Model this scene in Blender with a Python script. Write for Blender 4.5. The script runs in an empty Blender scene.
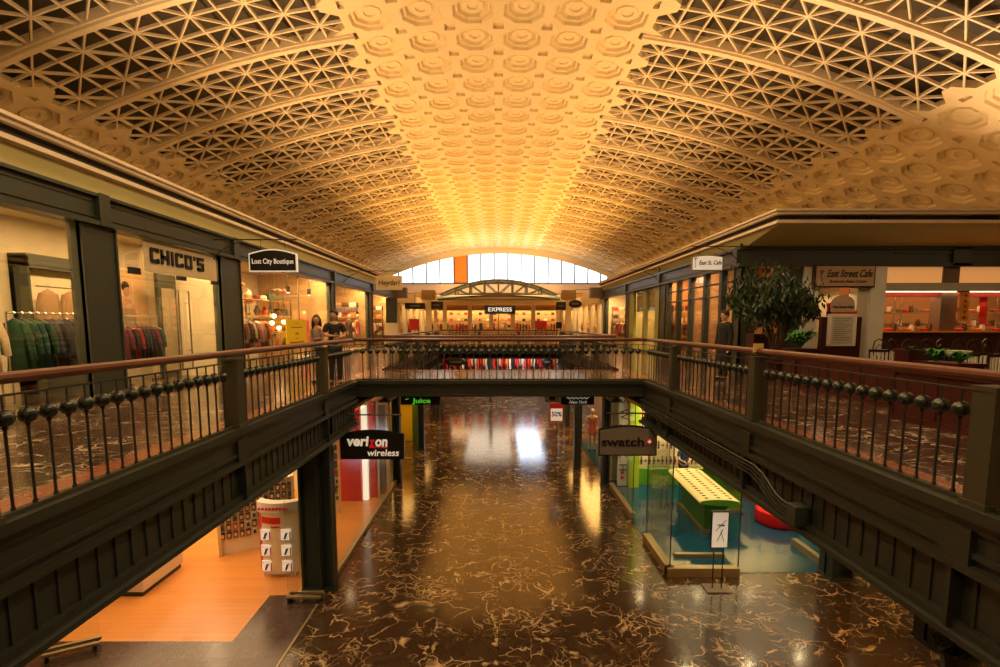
import bpy, bmesh, math, random
from mathutils import Vector, Matrix
random.seed(7)
S = bpy.context.scene
COL = S.collection
PI = math.pi
# ------------------------------------------------------------ camera, world, exposure
EYE = 6.27; F = 500.0; TH = math.radians(6); UX = 498.5; HY = 324.0
PY = HY + F*math.tan(TH)
cd = bpy.data.cameras.new('camera'); cam = bpy.data.objects.new('camera', cd); COL.objects.link(cam)
cam.location = (0, 0, EYE); cam.rotation_euler = (math.radians(84), 0, 0)
cd.lens = 18; cd.sensor_width = 36; cd.shift_x = .0015; cd.shift_y = .043; cd.clip_end = 400; cd.clip_start = .1
S.camera = cam
S.view_settings.view_transform = 'Standard'; S.view_settings.look = 'None'
S.view_settings.gamma = 1; S.view_settings.use_curve_mapping = False
S.view_settings.exposure = 0.0
W = bpy.data.worlds.new('world'); S.world = W; W.use_nodes = True
W.node_tree.nodes['Background'].inputs[0].default_value = (.93, .96, 1, 1)
W.node_tree.nodes['Background'].inputs[1].default_value = 2.6
S.cycles.max_bounces = 6; S.cycles.diffuse_bounces = 3; S.cycles.glossy_bounces = 3
S.cycles.transparent_max_bounces = 12; S.cycles.transmission_bounces = 4
S.cycles.caustics_reflective = False; S.cycles.caustics_refractive = False
S.cycles.sample_clamp_indirect = 4.0; S.cycles.use_denoising = True

def at(u, v, x=None, y=None, z=None):
    a = (u-UX)/F; b = (PY-v)/F
    d = (a, math.cos(TH)+b*math.sin(TH), b*math.cos(TH)-math.sin(TH))
    t = x/d[0] if x is not None else y/d[1] if y is not None else (z-EYE)/d[2]
    return Vector((d[0]*t, d[1]*t, EYE+d[2]*t))

def area(name, loc, size, power, col, rot=(0, 0, 0), spread=PI):
    l = bpy.data.lights.new(name, 'AREA'); l.shape = 'RECTANGLE'; l.size, l.size_y = size
    l.energy = power; l.color = col; l.spread = spread
    o = bpy.data.objects.new(name, l); COL.objects.link(o); o.location = loc; o.rotation_euler = rot
    return o
def spot(name, loc, power, col, angle=100, r=.06, rot=(0, 0, 0)):
    l = bpy.data.lights.new(name, 'SPOT'); l.energy = power; l.color = col
    l.spot_size = math.radians(angle); l.spot_blend = .6; l.shadow_soft_size = r
    o = bpy.data.objects.new(name, l); COL.objects.link(o); o.location = loc; o.rotation_euler = rot
    return o
AMB = (1, .50, .12); WARM = (1, .70, .36); SHOPC = (1, .60, .25); COOL = (.80, .88, 1)
# cove uplights lying along the top of both cornices
for sx in (-1, 1):
    y0, y1 = (-4, 38) if sx < 0 else (17, 38)
    ym = max(y0, 16)
    if sx < 0: area('cove_and_fill_light', (sx*10.6, 6, 9.62), (.5, 20), 1250, (1, .68, .38), (0, math.radians(180-sx*22), 0), 2.3)
    area('cove_and_fill_light', (sx*10.6, (ym+y1)/2, 9.62), (.5, y1-ym), 1450, (1, .57, .22), (0, math.radians(180-sx*36), 0), 2.3)
    area('cove_and_fill_light', (sx*10.6, 60, 9.62), (.5, 40), 3900, AMB, (0, math.radians(180-sx*36), 0), 2.3)
area('cove_and_fill_light', (17, 19.6, 9.62), (14, .5), 750, (1, .66, .36), (math.radians(180+36), 0, 0), 2.3)
area('cove_and_fill_light', (0, 70, 9.2), (24, .5), 1500, (1, .72, .46), (math.radians(180-60), 0, 0))  # added fill hidden behind the far shop, brightens the end wall
# added fill strips high in the hall to brighten fascia, beams and walkways
for sx in (-1, 1):
    area('hall_fill', (sx*3.5, 10, 14.8), (.6, 26), 1050, WARM, (0, math.radians(sx*28), 0))
# ------------------------------------------------------------ mesh helpers
class MB:
    def __init__(s): s.v = []; s.f = []; s.m = []
    def poly(s, pts, m=0):
        n = len(s.v); s.v += [tuple(p) for p in pts]; s.f.append(tuple(range(n, n+len(pts)))); s.m.append(m); return s
    def box(s, x0, x1, y0, y1, z0, z1, m=0):
        n = len(s.v)
        s.v += [(x0,y0,z0),(x1,y0,z0),(x1,y1,z0),(x0,y1,z0),(x0,y0,z1),(x1,y0,z1),(x1,y1,z1),(x0,y1,z1)]
        for q in ((0,3,2,1),(4,5,6,7),(0,1,5,4),(1,2,6,5),(2,3,7,6),(3,0,4,7)):
            s.f.append(tuple(n+i for i in q)); s.m.append(m)
        return s
    def bar(s, p, q, w, h=None, m=0, up=(0,0,1)):
        h = h or w; p = Vector(p); q = Vector(q); d = (q-p).normalized(); u = Vector(up)
        if abs(d.dot(u)) > .98: u = Vector((0,1,0))
        a = d.cross(u).normalized()*w/2; b = a.cross(d).normalized()*h/2
        n = len(s.v)
        for c in (p, q): s.v += [tuple(c-a-b), tuple(c+a-b), tuple(c+a+b), tuple(c-a+b)]
        for k in ((0,1,2,3),(7,6,5,4),(0,4,5,1),(1,5,6,2),(2,6,7,3),(3,7,4,0)):
            s.f.append(tuple(n+i for i in k)); s.m.append(m)
        return s
    def tube(s, pts, r, n=8, m=0, caps=True):
        pts = [Vector(p) for p in pts]; k0 = len(s.v); L = len(pts)
        rs = r if isinstance(r, (list, tuple)) else [r]*L
        ref = None
        for i, p in enumerate(pts):
            d = (pts[min(i+1, L-1)]-pts[max(i-1, 0)]).normalized()
            if ref is None:
                ref = d.cross(Vector((0,0,1)) if abs(d.z) < .9 else Vector((1,0,0))).normalized()
            a = (ref-d*ref.dot(d)).normalized(); ref = a; b = d.cross(a)
            for j in range(n):
                t = 2*PI*j/n; s.v.append(tuple(p+(a*math.cos(t)+b*math.sin(t))*rs[i]))
        for i in range(L-1):
            for j in range(n):
                j2 = (j+1) % n
                s.f.append((k0+i*n+j, k0+i*n+j2, k0+(i+1)*n+j2, k0+(i+1)*n+j)); s.m.append(m)
        if caps:
            s.f.append(tuple(k0+j for j in range(n))[::-1]); s.m.append(m)
            s.f.append(tuple(k0+(L-1)*n+j for j in range(n))); s.m.append(m)
        return s
    def lathe(s, prof, c=(0,0,0), n=16, m=0, sx=1, sy=1):
        k0 = len(s.v)
        for r, z in prof:
            for j in range(n):
                t = 2*PI*j/n; s.v.append((c[0]+r*sx*math.cos(t), c[1]+r*sy*math.sin(t), c[2]+z))
        for i in range(len(prof)-1):
            for j in range(n):
                j2 = (j+1) % n
                s.f.append((k0+i*n+j, k0+i*n+j2, k0+(i+1)*n+j2, k0+(i+1)*n+j)); s.m.append(m)
        s.f.append(tuple(k0+j for j in range(n))[::-1]); s.m.append(m)
        s.f.append(tuple(k0+(len(prof)-1)*n+j for j in range(n))); s.m.append(m)
        return s
    def ball(s, c, r, n=12, k=8, sc=(1,1,1), m=0):
        prof = [(max(r*math.sin(PI*i/k), r*.02), -r*math.cos(PI*i/k)*sc[2]) for i in range(k+1)]
        return s.lathe(prof, c, n, m, sc[0], sc[1])
    def prism(s, pts, d, m=0):
        n = len(s.v); L = len(pts); d = Vector(d)
        s.v += [tuple(p) for p in pts]+[tuple(Vector(p)+d) for p in pts]
        s.f.append(tuple(range(n, n+L))[::-1]); s.m.append(m)
        s.f.append(tuple(range(n+L, n+2*L))); s.m.append(m)
        for i in range(L):
            j = (i+1) % L; s.f.append((n+i, n+j, n+L+j, n+L+i)); s.m.append(m)
        return s
    def build(s, name, mats, parent=None, smooth=False, world=True, recalc=True, bevel=0):
        me = bpy.data.meshes.new(name); me.from_pydata(s.v, [], s.f)
        mats = mats if isinstance(mats, (list, tuple)) else [mats]
        for q in mats: me.materials.append(q)
        if len(mats) > 1: me.polygons.foreach_set('material_index', s.m)
        if recalc:
            b = bmesh.new(); b.from_mesh(me); bmesh.ops.recalc_face_normals(b, faces=b.faces); b.to_mesh(me); b.free()
        if smooth:
            me.shade_smooth(); me.set_sharp_from_angle(angle=math.radians(35))
        o = bpy.data.objects.new(name, me); COL.objects.link(o)
        if parent:
            o.parent = parent
            if world:
                r = parent
                off = Vector((0,0,0))
                while r: off += r.location; r = r.parent
                me.transform(Matrix.Translation(-off))
        if bevel:
            md = o.modifiers.new('bevel', 'BEVEL'); md.width = bevel; md.segments = 2; md.limit_method = 'ANGLE'
        me.update(); return o
def tag(o, label=None, cat=None, group=None, kind=None):
    if label: o['label'] = label
    if cat: o['category'] = cat
    if group: o['group'] = group
    if kind: o['kind'] = kind
    return o
def thing(name, label, cat, loc=(0,0,0), rz=0, group=None):
    o = bpy.data.objects.new(name, None); COL.objects.link(o); o.location = loc; o.rotation_euler = (0,0,rz)
    o.empty_display_size = .2
    return tag(o, label, cat, group)
def part(b, name, m, par, **k): return b.build(name, m, par, **k)
def struct(b, name, m, **k): return tag(b.build(name, m, **k), kind='structure')
def copy_tree(o, parent=None):
    c = o.copy(); COL.objects.link(c); c.parent = parent
    for ch in list(o.children): copy_tree(ch, c)
    return c
def dup(root, loc, rz=0, label=None, sc=None):
    c = copy_tree(root); c.location = loc; c.rotation_euler = (0,0,rz)
    if sc: c.scale = (sc,)*3 if not isinstance(sc, tuple) else sc
    if label: c['label'] = label
    return c
def text(s, name, size, m, loc, rot, parent, ext=.01, bold=0, shear=0, width=None, spacing=1):
    cu = bpy.data.curves.new('t', 'FONT'); cu.body = s; cu.size = size; cu.extrude = ext; cu.offset = bold
    cu.shear = shear; cu.align_x = 'CENTER'; cu.align_y = 'CENTER'; cu.space_character = spacing; cu.resolution_u = 3
    t = bpy.data.objects.new('t', cu); COL.objects.link(t)
    me = bpy.data.meshes.new_from_object(t.evaluated_get(bpy.context.evaluated_depsgraph_get()))
    bpy.data.objects.remove(t)
    if width:
        xs = [v.co.x for v in me.vertices]; k = width/(max(xs)-min(xs)); me.transform(Matrix.Diagonal((k,1,1,1)))
    me.materials.clear(); me.materials.append(m)
    from mathutils import Euler
    M = Matrix.Translation(loc) @ Euler(rot).to_matrix().to_4x4()
    off = Vector((0,0,0)); r = parent
    while r: off += r.location; r = r.parent
    me.transform(Matrix.Translation(-off) @ M)
    o = bpy.data.objects.new(name, me); COL.objects.link(o); o.parent = parent
    return o
# ------------------------------------------------------------ materials
def mat(name, c, rough=.5, metal=0, emit=None, es=0, noise=0, nscale=4, spec=.5, alpha=None, bump=0, coat=0):
    m = bpy.data.materials.new(name); m.use_nodes = True; nt = m.node_tree; b = nt.nodes['Principled BSDF']
    b.inputs['Base Color'].default_value = (*c, 1); b.inputs['Roughness'].default_value = rough
    b.inputs['Metallic'].default_value = metal; b.inputs['Specular IOR Level'].default_value = spec
    if coat: b.inputs['Coat Weight'].default_value = coat
    if emit: b.inputs['Emission Color'].default_value = (*emit, 1); b.inputs['Emission Strength'].default_value = es
    tc = nt.nodes.new('ShaderNodeNewGeometry'); nz = nt.nodes.new('ShaderNodeTexNoise')
    nz.inputs['Scale'].default_value = nscale; nz.inputs['Detail'].default_value = 4
    nt.links.new(tc.outputs['Position'], nz.inputs['Vector'])
    a = noise or .06
    mx = nt.nodes.new('ShaderNodeMix'); mx.data_type = 'RGBA'; mx.blend_type = 'MIX'
    mx.inputs[6].default_value = (*[v*(1-a) for v in c], 1); mx.inputs[7].default_value = (*[min(1, v*(1+a)) for v in c], 1)
    nt.links.new(nz.outputs['Fac'], mx.inputs[0]); nt.links.new(mx.outputs[2], b.inputs['Base Color'])
    if bump:
        bp = nt.nodes.new('ShaderNodeBump'); bp.inputs['Strength'].default_value = bump
        nt.links.new(nz.outputs['Fac'], bp.inputs['Height']); nt.links.new(bp.outputs[0], b.inputs['Normal'])
    return m
def marble(name, base, dark, vein, rough, tile=1.2, vs=1.1, vamt=.5, off=0):
    m = bpy.data.materials.new(name); m.use_nodes = True; nt = m.node_tree; N = nt.nodes; L = nt.links
    b = N['Principled BSDF']; g = N.new('ShaderNodeNewGeometry')
    mp = N.new('ShaderNodeMapping'); L.new(g.outputs['Position'], mp.inputs[0]); mp.inputs['Location'].default_value = (off, off, 0)
    br = N.new('ShaderNodeTexBrick'); br.offset = 0; br.inputs['Scale'].default_value = 1
    br.inputs['Brick Width'].default_value = tile; br.inputs['Row Height'].default_value = tile
    br.inputs['Mortar Size'].default_value = .006; br.inputs['Mortar Smooth'].default_value = .1
    br.inputs['Color1'].default_value = (0,0,0,1); br.inputs['Color2'].default_value = (1,1,1,1); br.inputs['Mortar'].default_value = (.5,.5,.5,1)
    L.new(mp.outputs[0], br.inputs['Vector'])
    # a different slab in every tile
    add = N.new('ShaderNodeVectorMath'); add.operation = 'MULTIPLY_ADD'
    L.new(br.outputs['Color'], add.inputs[0]); add.inputs[1].default_value = (7, 11, 5); L.new(mp.outputs[0], add.inputs[2])
    n1 = N.new('ShaderNodeTexNoise'); n1.inputs['Scale'].default_value = .9; n1.inputs['Detail'].default_value = 6; L.new(add.outputs[0], n1.inputs['Vector'])
    wp = N.new('ShaderNodeVectorMath'); wp.operation = 'MULTIPLY_ADD'; L.new(n1.outputs['Color'], wp.inputs[0])
    wp.inputs[1].default_value = (2.2, 1.6, 0); L.new(add.outputs[0], wp.inputs[2])
    def vein_fac(scale, lo, hi):
        v = N.new('ShaderNodeTexVoronoi'); v.feature = 'DISTANCE_TO_EDGE'; v.inputs['Scale'].default_value = scale
        L.new(wp.outputs[0], v.inputs['Vector'])
        r = N.new('ShaderNodeMapRange'); r.inputs['From Min'].default_value = lo; r.inputs['From Max'].default_value = hi
        r.inputs['To Min'].default_value = 1; r.inputs['To Max'].default_value = 0; L.new(v.outputs[0], r.inputs['Value']); return r
    v1 = vein_fac(vs*1.3, .0, .03); v2 = vein_fac(vs*3.6, 0, .06)
    n2 = N.new('ShaderNodeTexNoise'); n2.inputs['Scale'].default_value = 1.3; L.new(add.outputs[0], n2.inputs['Vector'])
    mk = N.new('ShaderNodeMapRange'); mk.inputs['From Min'].default_value = .45; mk.inputs['From Max'].default_value = .65; L.new(n2.outputs['Fac'], mk.inputs['Value'])
    mu = N.new('ShaderNodeMath'); mu.operation = 'MULTIPLY'; L.new(v2.outputs[0], mu.inputs[0]); L.new(mk.outputs[0], mu.inputs[1])
    n4 = N.new('ShaderNodeTexNoise'); n4.inputs['Scale'].default_value = 2.2; n4.inputs['Detail'].default_value = 3; L.new(add.outputs[0], n4.inputs['Vector'])
    mk2 = N.new('ShaderNodeMapRange'); mk2.inputs['From Min'].default_value = .46; mk2.inputs['From Max'].default_value = .56; L.new(n4.outputs['Fac'], mk2.inputs['Value'])
    m1 = N.new('ShaderNodeMath'); m1.operation = 'MULTIPLY'; L.new(v1.outputs[0], m1.inputs[0]); L.new(mk2.outputs[0], m1.inputs[1])
    mx = N.new('ShaderNodeMath'); mx.operation = 'MAXIMUM'; L.new(m1.outputs[0], mx.inputs[0]); L.new(mu.outputs[0], mx.inputs[1])
    ml = N.new('ShaderNodeMath'); ml.operation = 'MULTIPLY'; L.new(mx.outputs[0], ml.inputs[0]); ml.inputs[1].default_value = vamt
    n3 = N.new('ShaderNodeTexNoise'); n3.inputs['Scale'].default_value = 3; n3.inputs['Detail'].default_value = 8; L.new(wp.outputs[0], n3.inputs['Vector'])
    c1 = N.new('ShaderNodeMix'); c1.data_type = 'RGBA'; c1.inputs[6].default_value = (*dark,1); c1.inputs[7].default_value = (*base,1); L.new(n3.outputs['Fac'], c1.inputs[0])
    c2 = N.new('ShaderNodeMix'); c2.data_type = 'RGBA'; c2.inputs[7].default_value = (*vein,1); L.new(c1.outputs[2], c2.inputs[6]); L.new(ml.outputs[0], c2.inputs[0])
    c3 = N.new('ShaderNodeMix'); c3.data_type = 'RGBA'; c3.inputs[7].default_value = (*[v*.4 for v in dark],1); L.new(c2.outputs[2], c3.inputs[6]); L.new(br.outputs['Fac'], c3.inputs[0])
    L.new(c3.outputs[2], b.inputs['Base Color'])
    rr = N.new('ShaderNodeMapRange'); rr.inputs['To Min'].default_value = rough*.7; rr.inputs['To Max'].default_value = rough*1.5; L.new(n3.outputs['Fac'], rr.inputs['Value']); L.new(rr.outputs[0], b.inputs['Roughness'])
    bp = N.new('ShaderNodeBump'); bp.inputs['Strength'].default_value = .04; bp.inputs['Distance'].default_value = .02; L.new(n1.outputs['Fac'], bp.inputs['Height']); L.new(bp.outputs[0], b.inputs['Normal'])
    b.inputs['Specular IOR Level'].default_value = .6
    return m
def glass(name, tint=(.95,.97,.95), refl=.3):
    m = bpy.data.materials.new(name); m.use_nodes = True; nt = m.node_tree; N = nt.nodes; L = nt.links
    N.remove(N['Principled BSDF']); o = N['Material Output']
    t = N.new('ShaderNodeBsdfTransparent'); t.inputs[0].default_value = (*tint, 1)
    g = N.new('ShaderNodeBsdfGlossy'); g.inputs['Roughness'].default_value = .02
    fr = N.new('ShaderNodeFresnel'); fr.inputs['IOR'].default_value = 1.5
    ml = N.new('ShaderNodeMath'); ml.operation = 'MULTIPLY'; ml.inputs[1].default_value = refl; L.new(fr.outputs[0], ml.inputs[0])
    x = N.new('ShaderNodeMixShader'); L.new(ml.outputs[0], x.inputs[0]); L.new(t.outputs[0], x.inputs[1]); L.new(g.outputs[0], x.inputs[2]); L.new(x.outputs[0], o.inputs[0])
    return m
def planks(name, a, c, rough=.3):
    m = bpy.data.materials.new(name); m.use_nodes = True; nt = m.node_tree; N = nt.nodes; L = nt.links; b = N['Principled BSDF']
    g = N.new('ShaderNodeNewGeometry'); br = N.new('ShaderNodeTexBrick'); br.inputs['Scale'].default_value = 1
    br.inputs['Brick Width'].default_value = 1.8; br.inputs['Row Height'].default_value = .16; br.inputs['Mortar Size'].default_value = .003
    br.inputs['Color1'].default_value = (*a,1); br.inputs['Color2'].default_value = (*c,1); br.inputs['Mortar'].default_value = (*[v*.6 for v in a],1)
    L.new(g.outputs['Position'], br.inputs['Vector']); L.new(br.outputs['Color'], b.inputs['Base Color'])
    b.inputs['Roughness'].default_value = rough; return m
def cells(name, c1, c2, sx, sz, rough=.4):
    m = mat(name, c1, rough); return m
M = {}
M['plaster'] = mat('vault_plaster', (.78,.63,.38), .5, noise=.05, nscale=.6)
M['rib'] = mat('vault_rib', (.80,.66,.45), .7)
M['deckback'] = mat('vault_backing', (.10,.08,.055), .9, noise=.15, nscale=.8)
M['wallpink'] = mat('end_wall', (.85,.68,.52), .8)
M['wallcream'] = mat('cream_wall', (.72,.60,.40), .7)
M['dark'] = mat('dark_green_steel', (.032,.042,.036), .38, noise=.12)
M['dark2'] = mat('column_steel', (.040,.049,.038), .35, noise=.1)
M['girder'] = mat('girder_steel', (.025,.029,.023), .42, noise=.15)
M['post'] = mat('rail_post_paint', (.050,.047,.028), .45, noise=.1)
M['ball'] = mat('ball_enamel', (.012,.022,.018), .22, spec=.7)
M['iron'] = mat('baluster_iron', (.028,.027,.022), .4)
M['hand'] = mat('handrail_wood', (.115,.034,.015), .3, noise=.2, nscale=9)
M['fascia'] = mat('fascia_paint', (.66,.60,.26), .6, noise=.08, nscale=1.5)
M['cornice'] = mat('cornice_paint', (.80,.66,.46), .6)
M['slot'] = mat('cornice_slot', (.07,.05,.035), .7)
M['floorlow'] = marble('lower_marble', (.072,.040,.019), (.026,.014,.008), (.66,.47,.26), .13, 1.35, 1.1, .8)
M['floorup'] = marble('upper_marble', (.085,.047,.032), (.028,.016,.012), (.70,.56,.42), .15, 1.22, 1.2, .75, 3)
M['floorpink'] = marble('pink_border', (.30,.10,.055), (.18,.06,.03), (.55,.35,.22), .2, 1.22, 1.5, .4, 9)
M['apron'] = marble('apron_marble', (.060,.036,.025), (.05,.028,.02), (.22,.14,.09), .2, .6, 1.5, .25, 5)
M['wood'] = planks('verizon_wood', (.72,.30,.075), (.66,.26,.06), .28)
M['blue'] = mat('blue_floor', (.006,.062,.12), .08, noise=.1, nscale=2, spec=.6)
M['glass'] = glass('shop_glass'); M['gglass'] = glass('green_edge_glass', (.96,.985,.96), .25)
M['white'] = mat('white_paint', (.78,.74,.66), .5); M['cream'] = mat('cream_paint', (.74,.62,.42), .6)
M['black'] = mat('black_paint', (.010,.010,.010), .35); M['steel'] = mat('steel', (.55,.52,.47), .25, 1)
M['brass'] = mat('sill_brass', (.42,.33,.18), .35, .6)
M['red'] = mat('red_paint', (.60,.02,.015), .4); M['dred'] = mat('dark_red_wood', (.052,.008,.007), .35, noise=.15)
M['green'] = mat('lime_green', (.22,.50,.02), .4); M['dgreen'] = mat('green_panel', (.10,.30,.02), .4)
M['yellow'] = mat('yellow_paint', (.80,.55,.01), .5); M['orange'] = mat('orange_paint', (.75,.25,.03), .6)
M['lampw'] = mat('lamp_white', (1,1,1), .5, emit=(1,.75,.42), es=14)
M['glowc'] = mat('cool_panel_glow', (1,1,1), .5, emit=(.72,.84,1), es=6.5)
M['bulb'] = mat('bulb', (1,.8,.5), .5, emit=(1,.62,.25), es=9)
M['skin'] = mat('skin', (.55,.30,.19), .55); M['hair'] = mat('hair', (.018,.010,.007), .5)
M['sgrey'] = mat('sign_grey', (.20,.17,.14), .5); M['signw'] = mat('sign_white', (.85,.82,.76), .5, emit=(1,.85,.65), es=.35)
M['leaf'] = mat('leaf', (.022,.045,.014), .4, noise=.5, nscale=14); M['leaf2'] = mat('fern_leaf', (.05,.22,.03), .5, noise=.3)
M['bark'] = mat('bark', (.07,.04,.025), .8)
def cloth(c, n='cloth'): return mat(n, c, .8, noise=.18, nscale=7)
# ------------------------------------------------------------ vault
c = 2.03; R = 22*c; HZ = EYE+6.06*c
def vp(s, y, d=0):
    th = s/R; return (math.sin(th)*(R+d), y, HZ-R+(R+d)*math.cos(th))
Y0 = 5.92; NR = 38; YE = Y0+NR*c
def coffer(b, s0, y0):
    sc_, yc_ = s0+c/2, y0+c/2
    def P(a, e, d=0): return vp(sc_+a*c, yc_+e*c, d*c)
    h, q = .5, .39; ap = .40; t = ap*.4142
    for k in range(4):
        ca, sa = [(1,0),(0,1),(-1,0),(0,-1)][k]
        def Q(a, e, d=0): return P(a*ca-e*sa, a*sa+e*ca, d)
        b.poly([Q(h,-q), Q(h,q), Q(ap,t), Q(ap,-t)])
        b.poly([Q(ap,t), Q(h,q), Q(q,q)]); b.poly([Q(ap,t), Q(q,q), Q(t,ap)]); b.poly([Q(t,ap), Q(q,q), Q(q,h)])
        b.poly([Q(h,q), Q(h,q,.06), Q(q,q,.06), Q(q,q)]); b.poly([Q(q,q), Q(q,q,.06), Q(q,h,.06), Q(q,h)])
        b.poly([Q(h,q,.06), Q(h,h,.06), Q(q,h,.06), Q(q,q,.06)])
    rings = [(.40,0),(.385,.06),(.31,.06),(.295,.12),(.21,.12),(.20,.09),(.12,.09),(.11,.12)]
    def ring(a, d):
        t = a*.4142
        return [P(x, y, d) for x, y in ((a,-t),(a,t),(t,a),(-t,a),(-a,t),(-a,-t),(-t,-a),(t,-a))]
    pr = ring(*rings[0])
    for rg in rings[1:]:
        cu = ring(*rg)
        for i in range(8):
            j = (i+1) % 8; b.poly([pr[i], pr[j], cu[j], cu[i]])
        pr = cu
    b.poly(pr)
ceil = bpy.data.objects.new('ceiling', None); COL.objects.link(ceil); tag(ceil, kind='structure')
def strip(cols, name):
    b = MB()
    for j in range(NR):
        for k in cols: coffer(b, k*c, Y0+j*c)
    o = b.build(name, M['plaster'], ceil, recalc=False); return o
strip(range(-3, 3), 'coffered_crown')
strip(range(-12, -9), 'coffered_side')
strip(range(9, 14), 'coffered_side')
def lbar(b, s0, y0, s1, y1, w, d0=0, d1=.11, m=0):
    n = max(1, int(abs(s1-s0)/1.6)); L = math.hypot(s1-s0, y1-y0); ns, ny = -(y1-y0)/L*w/2, (s1-s0)/L*w/2
    for i in range(n):
        a0, a1 = i/n, (i+1)/n
        p = (s0+(s1-s0)*a0, y0+(y1-y0)*a0); q = (s0+(s1-s0)*a1, y0+(y1-y0)*a1)
        A, B_, C_, D_ = (p[0]-ns, p[1]-ny), (q[0]-ns, q[1]-ny), (q[0]+ns, q[1]+ny), (p[0]+ns, p[1]+ny)
        b.poly([vp(*A, d0), vp(*B_, d0), vp(*C_, d0), vp(*D_, d0)], m)
        b.poly([vp(*A, d0), vp(*A, d1), vp(*B_, d1), vp(*B_, d0)], m)
        b.poly([vp(*D_, d0), vp(*C_, d0), vp(*C_, d1), vp(*D_, d1)], m)
for sg in (-1, 1):
    b = MB(); pl = MB(); rb = MB()
    S0, S1 = 3*c, 9*c
    for j in range(NR):
        y0 = Y0+j*c; ym = y0+c/2; y1 = y0+c
        lbar(b, sg*S0, ym, sg*S1, ym, .07)
        if j % 2 == 0: lbar(b, sg*S0, y1, sg*S1, y1, .09)
        for k in range(6):
            s0 = sg*(S0+k*c); s1 = sg*(S0+(k+1)*c); sm = (s0+s1)/2
            lbar(b, s0, y0, s1, y1, .058, .01); lbar(b, s1, y0, s0, y1, .058, .01)
            lbar(b, sm, y0, sm, y1, .07, .0, .15)
            if k: lbar(b, s0, y0, s0, y1, .055, .005)
        # scalloped plaster plates closing both ends of the lattice
        for (se, di) in ((S0, 1), (S1, -1)):
            def E(a, e, d=0): return vp(sg*(se+di*a*c), ym+e*c, d)
            for f in (1, -1):
                A = [E(0, .5*f), E(.36, .5*f), E(.36, .40*f), E(.06, .19*f), E(0, .19*f)]
                pl.poly(A if f*di*sg > 0 else A[::-1])
                pl.poly([E(.36,.40*f), E(.06,.19*f), E(.06,.19*f,.3), E(.36,.40*f,.3)])
                pl.poly([E(.36,.5*f), E(.36,.40*f), E(.36,.40*f,.3), E(.36,.5*f,.3)])
            pl.poly([E(0,-.19), E(0,.19), E(.06,.19), E(.06,-.19)])
            pl.poly([E(.06,-.19), E(.06,.19), E(.06,.19,.3), E(.06,-.19,.3)])
            if j % 2: pl.poly([E(.06,-.0), E(.06,.0), E(.06,.0,.3)])
    for j in range(0, NR+1, 2):
        y = Y0+j*c
        lbar(rb, sg*(S0-.1), y, sg*(S1+.1), y, .40, -.06, .30); lbar(rb, sg*(S0-.1), y, sg*(S1+.1), y, .24, -.16, .0)
    b.build('lattice', M['rib'], ceil, recalc=False); pl.build('scalloped_edge', M['plaster'], ceil, recalc=False)
    rb.build('arch_ribs', M['rib'], ceil, recalc=False)
# roof deck seen through the lattice
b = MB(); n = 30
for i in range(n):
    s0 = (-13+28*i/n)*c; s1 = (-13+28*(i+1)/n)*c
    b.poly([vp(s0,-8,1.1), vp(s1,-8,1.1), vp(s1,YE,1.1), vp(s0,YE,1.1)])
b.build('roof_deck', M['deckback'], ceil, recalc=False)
# plain plaster part of the vault behind the viewer
b = MB()
for i in range(n):
    s0 = (-13+28*i/n)*c; s1 = (-13+28*(i+1)/n)*c
    b.poly([vp(s0,-8,.1), vp(s1,-8,.1), vp(s1,Y0,.1), vp(s0,Y0,.1)])
b.build('plain_vault', M['plaster'], ceil, recalc=False)
# ------------------------------------------------------------ end wall with the lunette window
YW = YE+.1
sill = at(498, 283, y=YW).z
def wa(x): return HZ-R+math.sqrt(R*R-x*x)
mx = [at(u, 283, y=YW).x for u in (398.7,413,426.4,440,454,467.6,480.8,494.2,507.8,521,534.6,548,561.3,574.6,587.8,600.6)]
b = MB(); xs = [-26]+[-17.5+35*i/24 for i in range(25)]+[28.2]
b.box(-27, 29, YW, YW+.4, 0, sill)
struct(b, 'wall_back', M['wallpink'])
b = MB()
b.box(-27, -17.55, YW, YW+.4, sill, HZ+1.5); b.box(17.8, 29, YW, YW+.4, sill, HZ+1.5)
for i in range(24):
    x0, x1 = -17.6+35.4*i/24, -17.6+35.4*(i+1)/24
    b.prism([(x0,YW,wa(x0)-.85), (x1,YW,wa(x1)-.85), (x1,YW,HZ+1.6), (x0,YW,HZ+1.6)], (0,.4,0))
struct(b, 'wall_back_arch', M['plaster'])
for k, x in enumerate(mx):
    b = MB().box(x-.09, x+.09, YW-.02, YW+.18, sill, wa(x)-.85); struct(b, 'window_1_mullion', M['dark'])
ed = [-17.5]+mx+[17.7]
for k in range(len(ed)-1):
    x0, x1 = ed[k], ed[k+1]
    p = [(x0,YW+.08,sill), (x1,YW+.08,sill), (x1,YW+.08,max(wa(x1)-.2, sill+.05)), (x0,YW+.08,max(wa(x0)-.2, sill+.05))]
    b = MB().prism(p, (0,.02,0)); o = struct(b, 'window_1_pane', M['orange'] if k == 5 else M['glass'])
b = MB().box(-17.6, 17.8, YW-.15, YW+.2, sill-.18, sill); struct(b, 'window_1_sill', M['dark'])
# side and rear shell
struct(MB().box(-27,-26.6,-8,YW,0,18), 'wall_left', M['wallcream'])
struct(MB().box(28.6,29,-8,YW,0,18), 'wall_right', M['wallcream'])
struct(MB().box(-27,29,-8.4,-8,0,21), 'wall_front', M['wallcream'])
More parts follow.
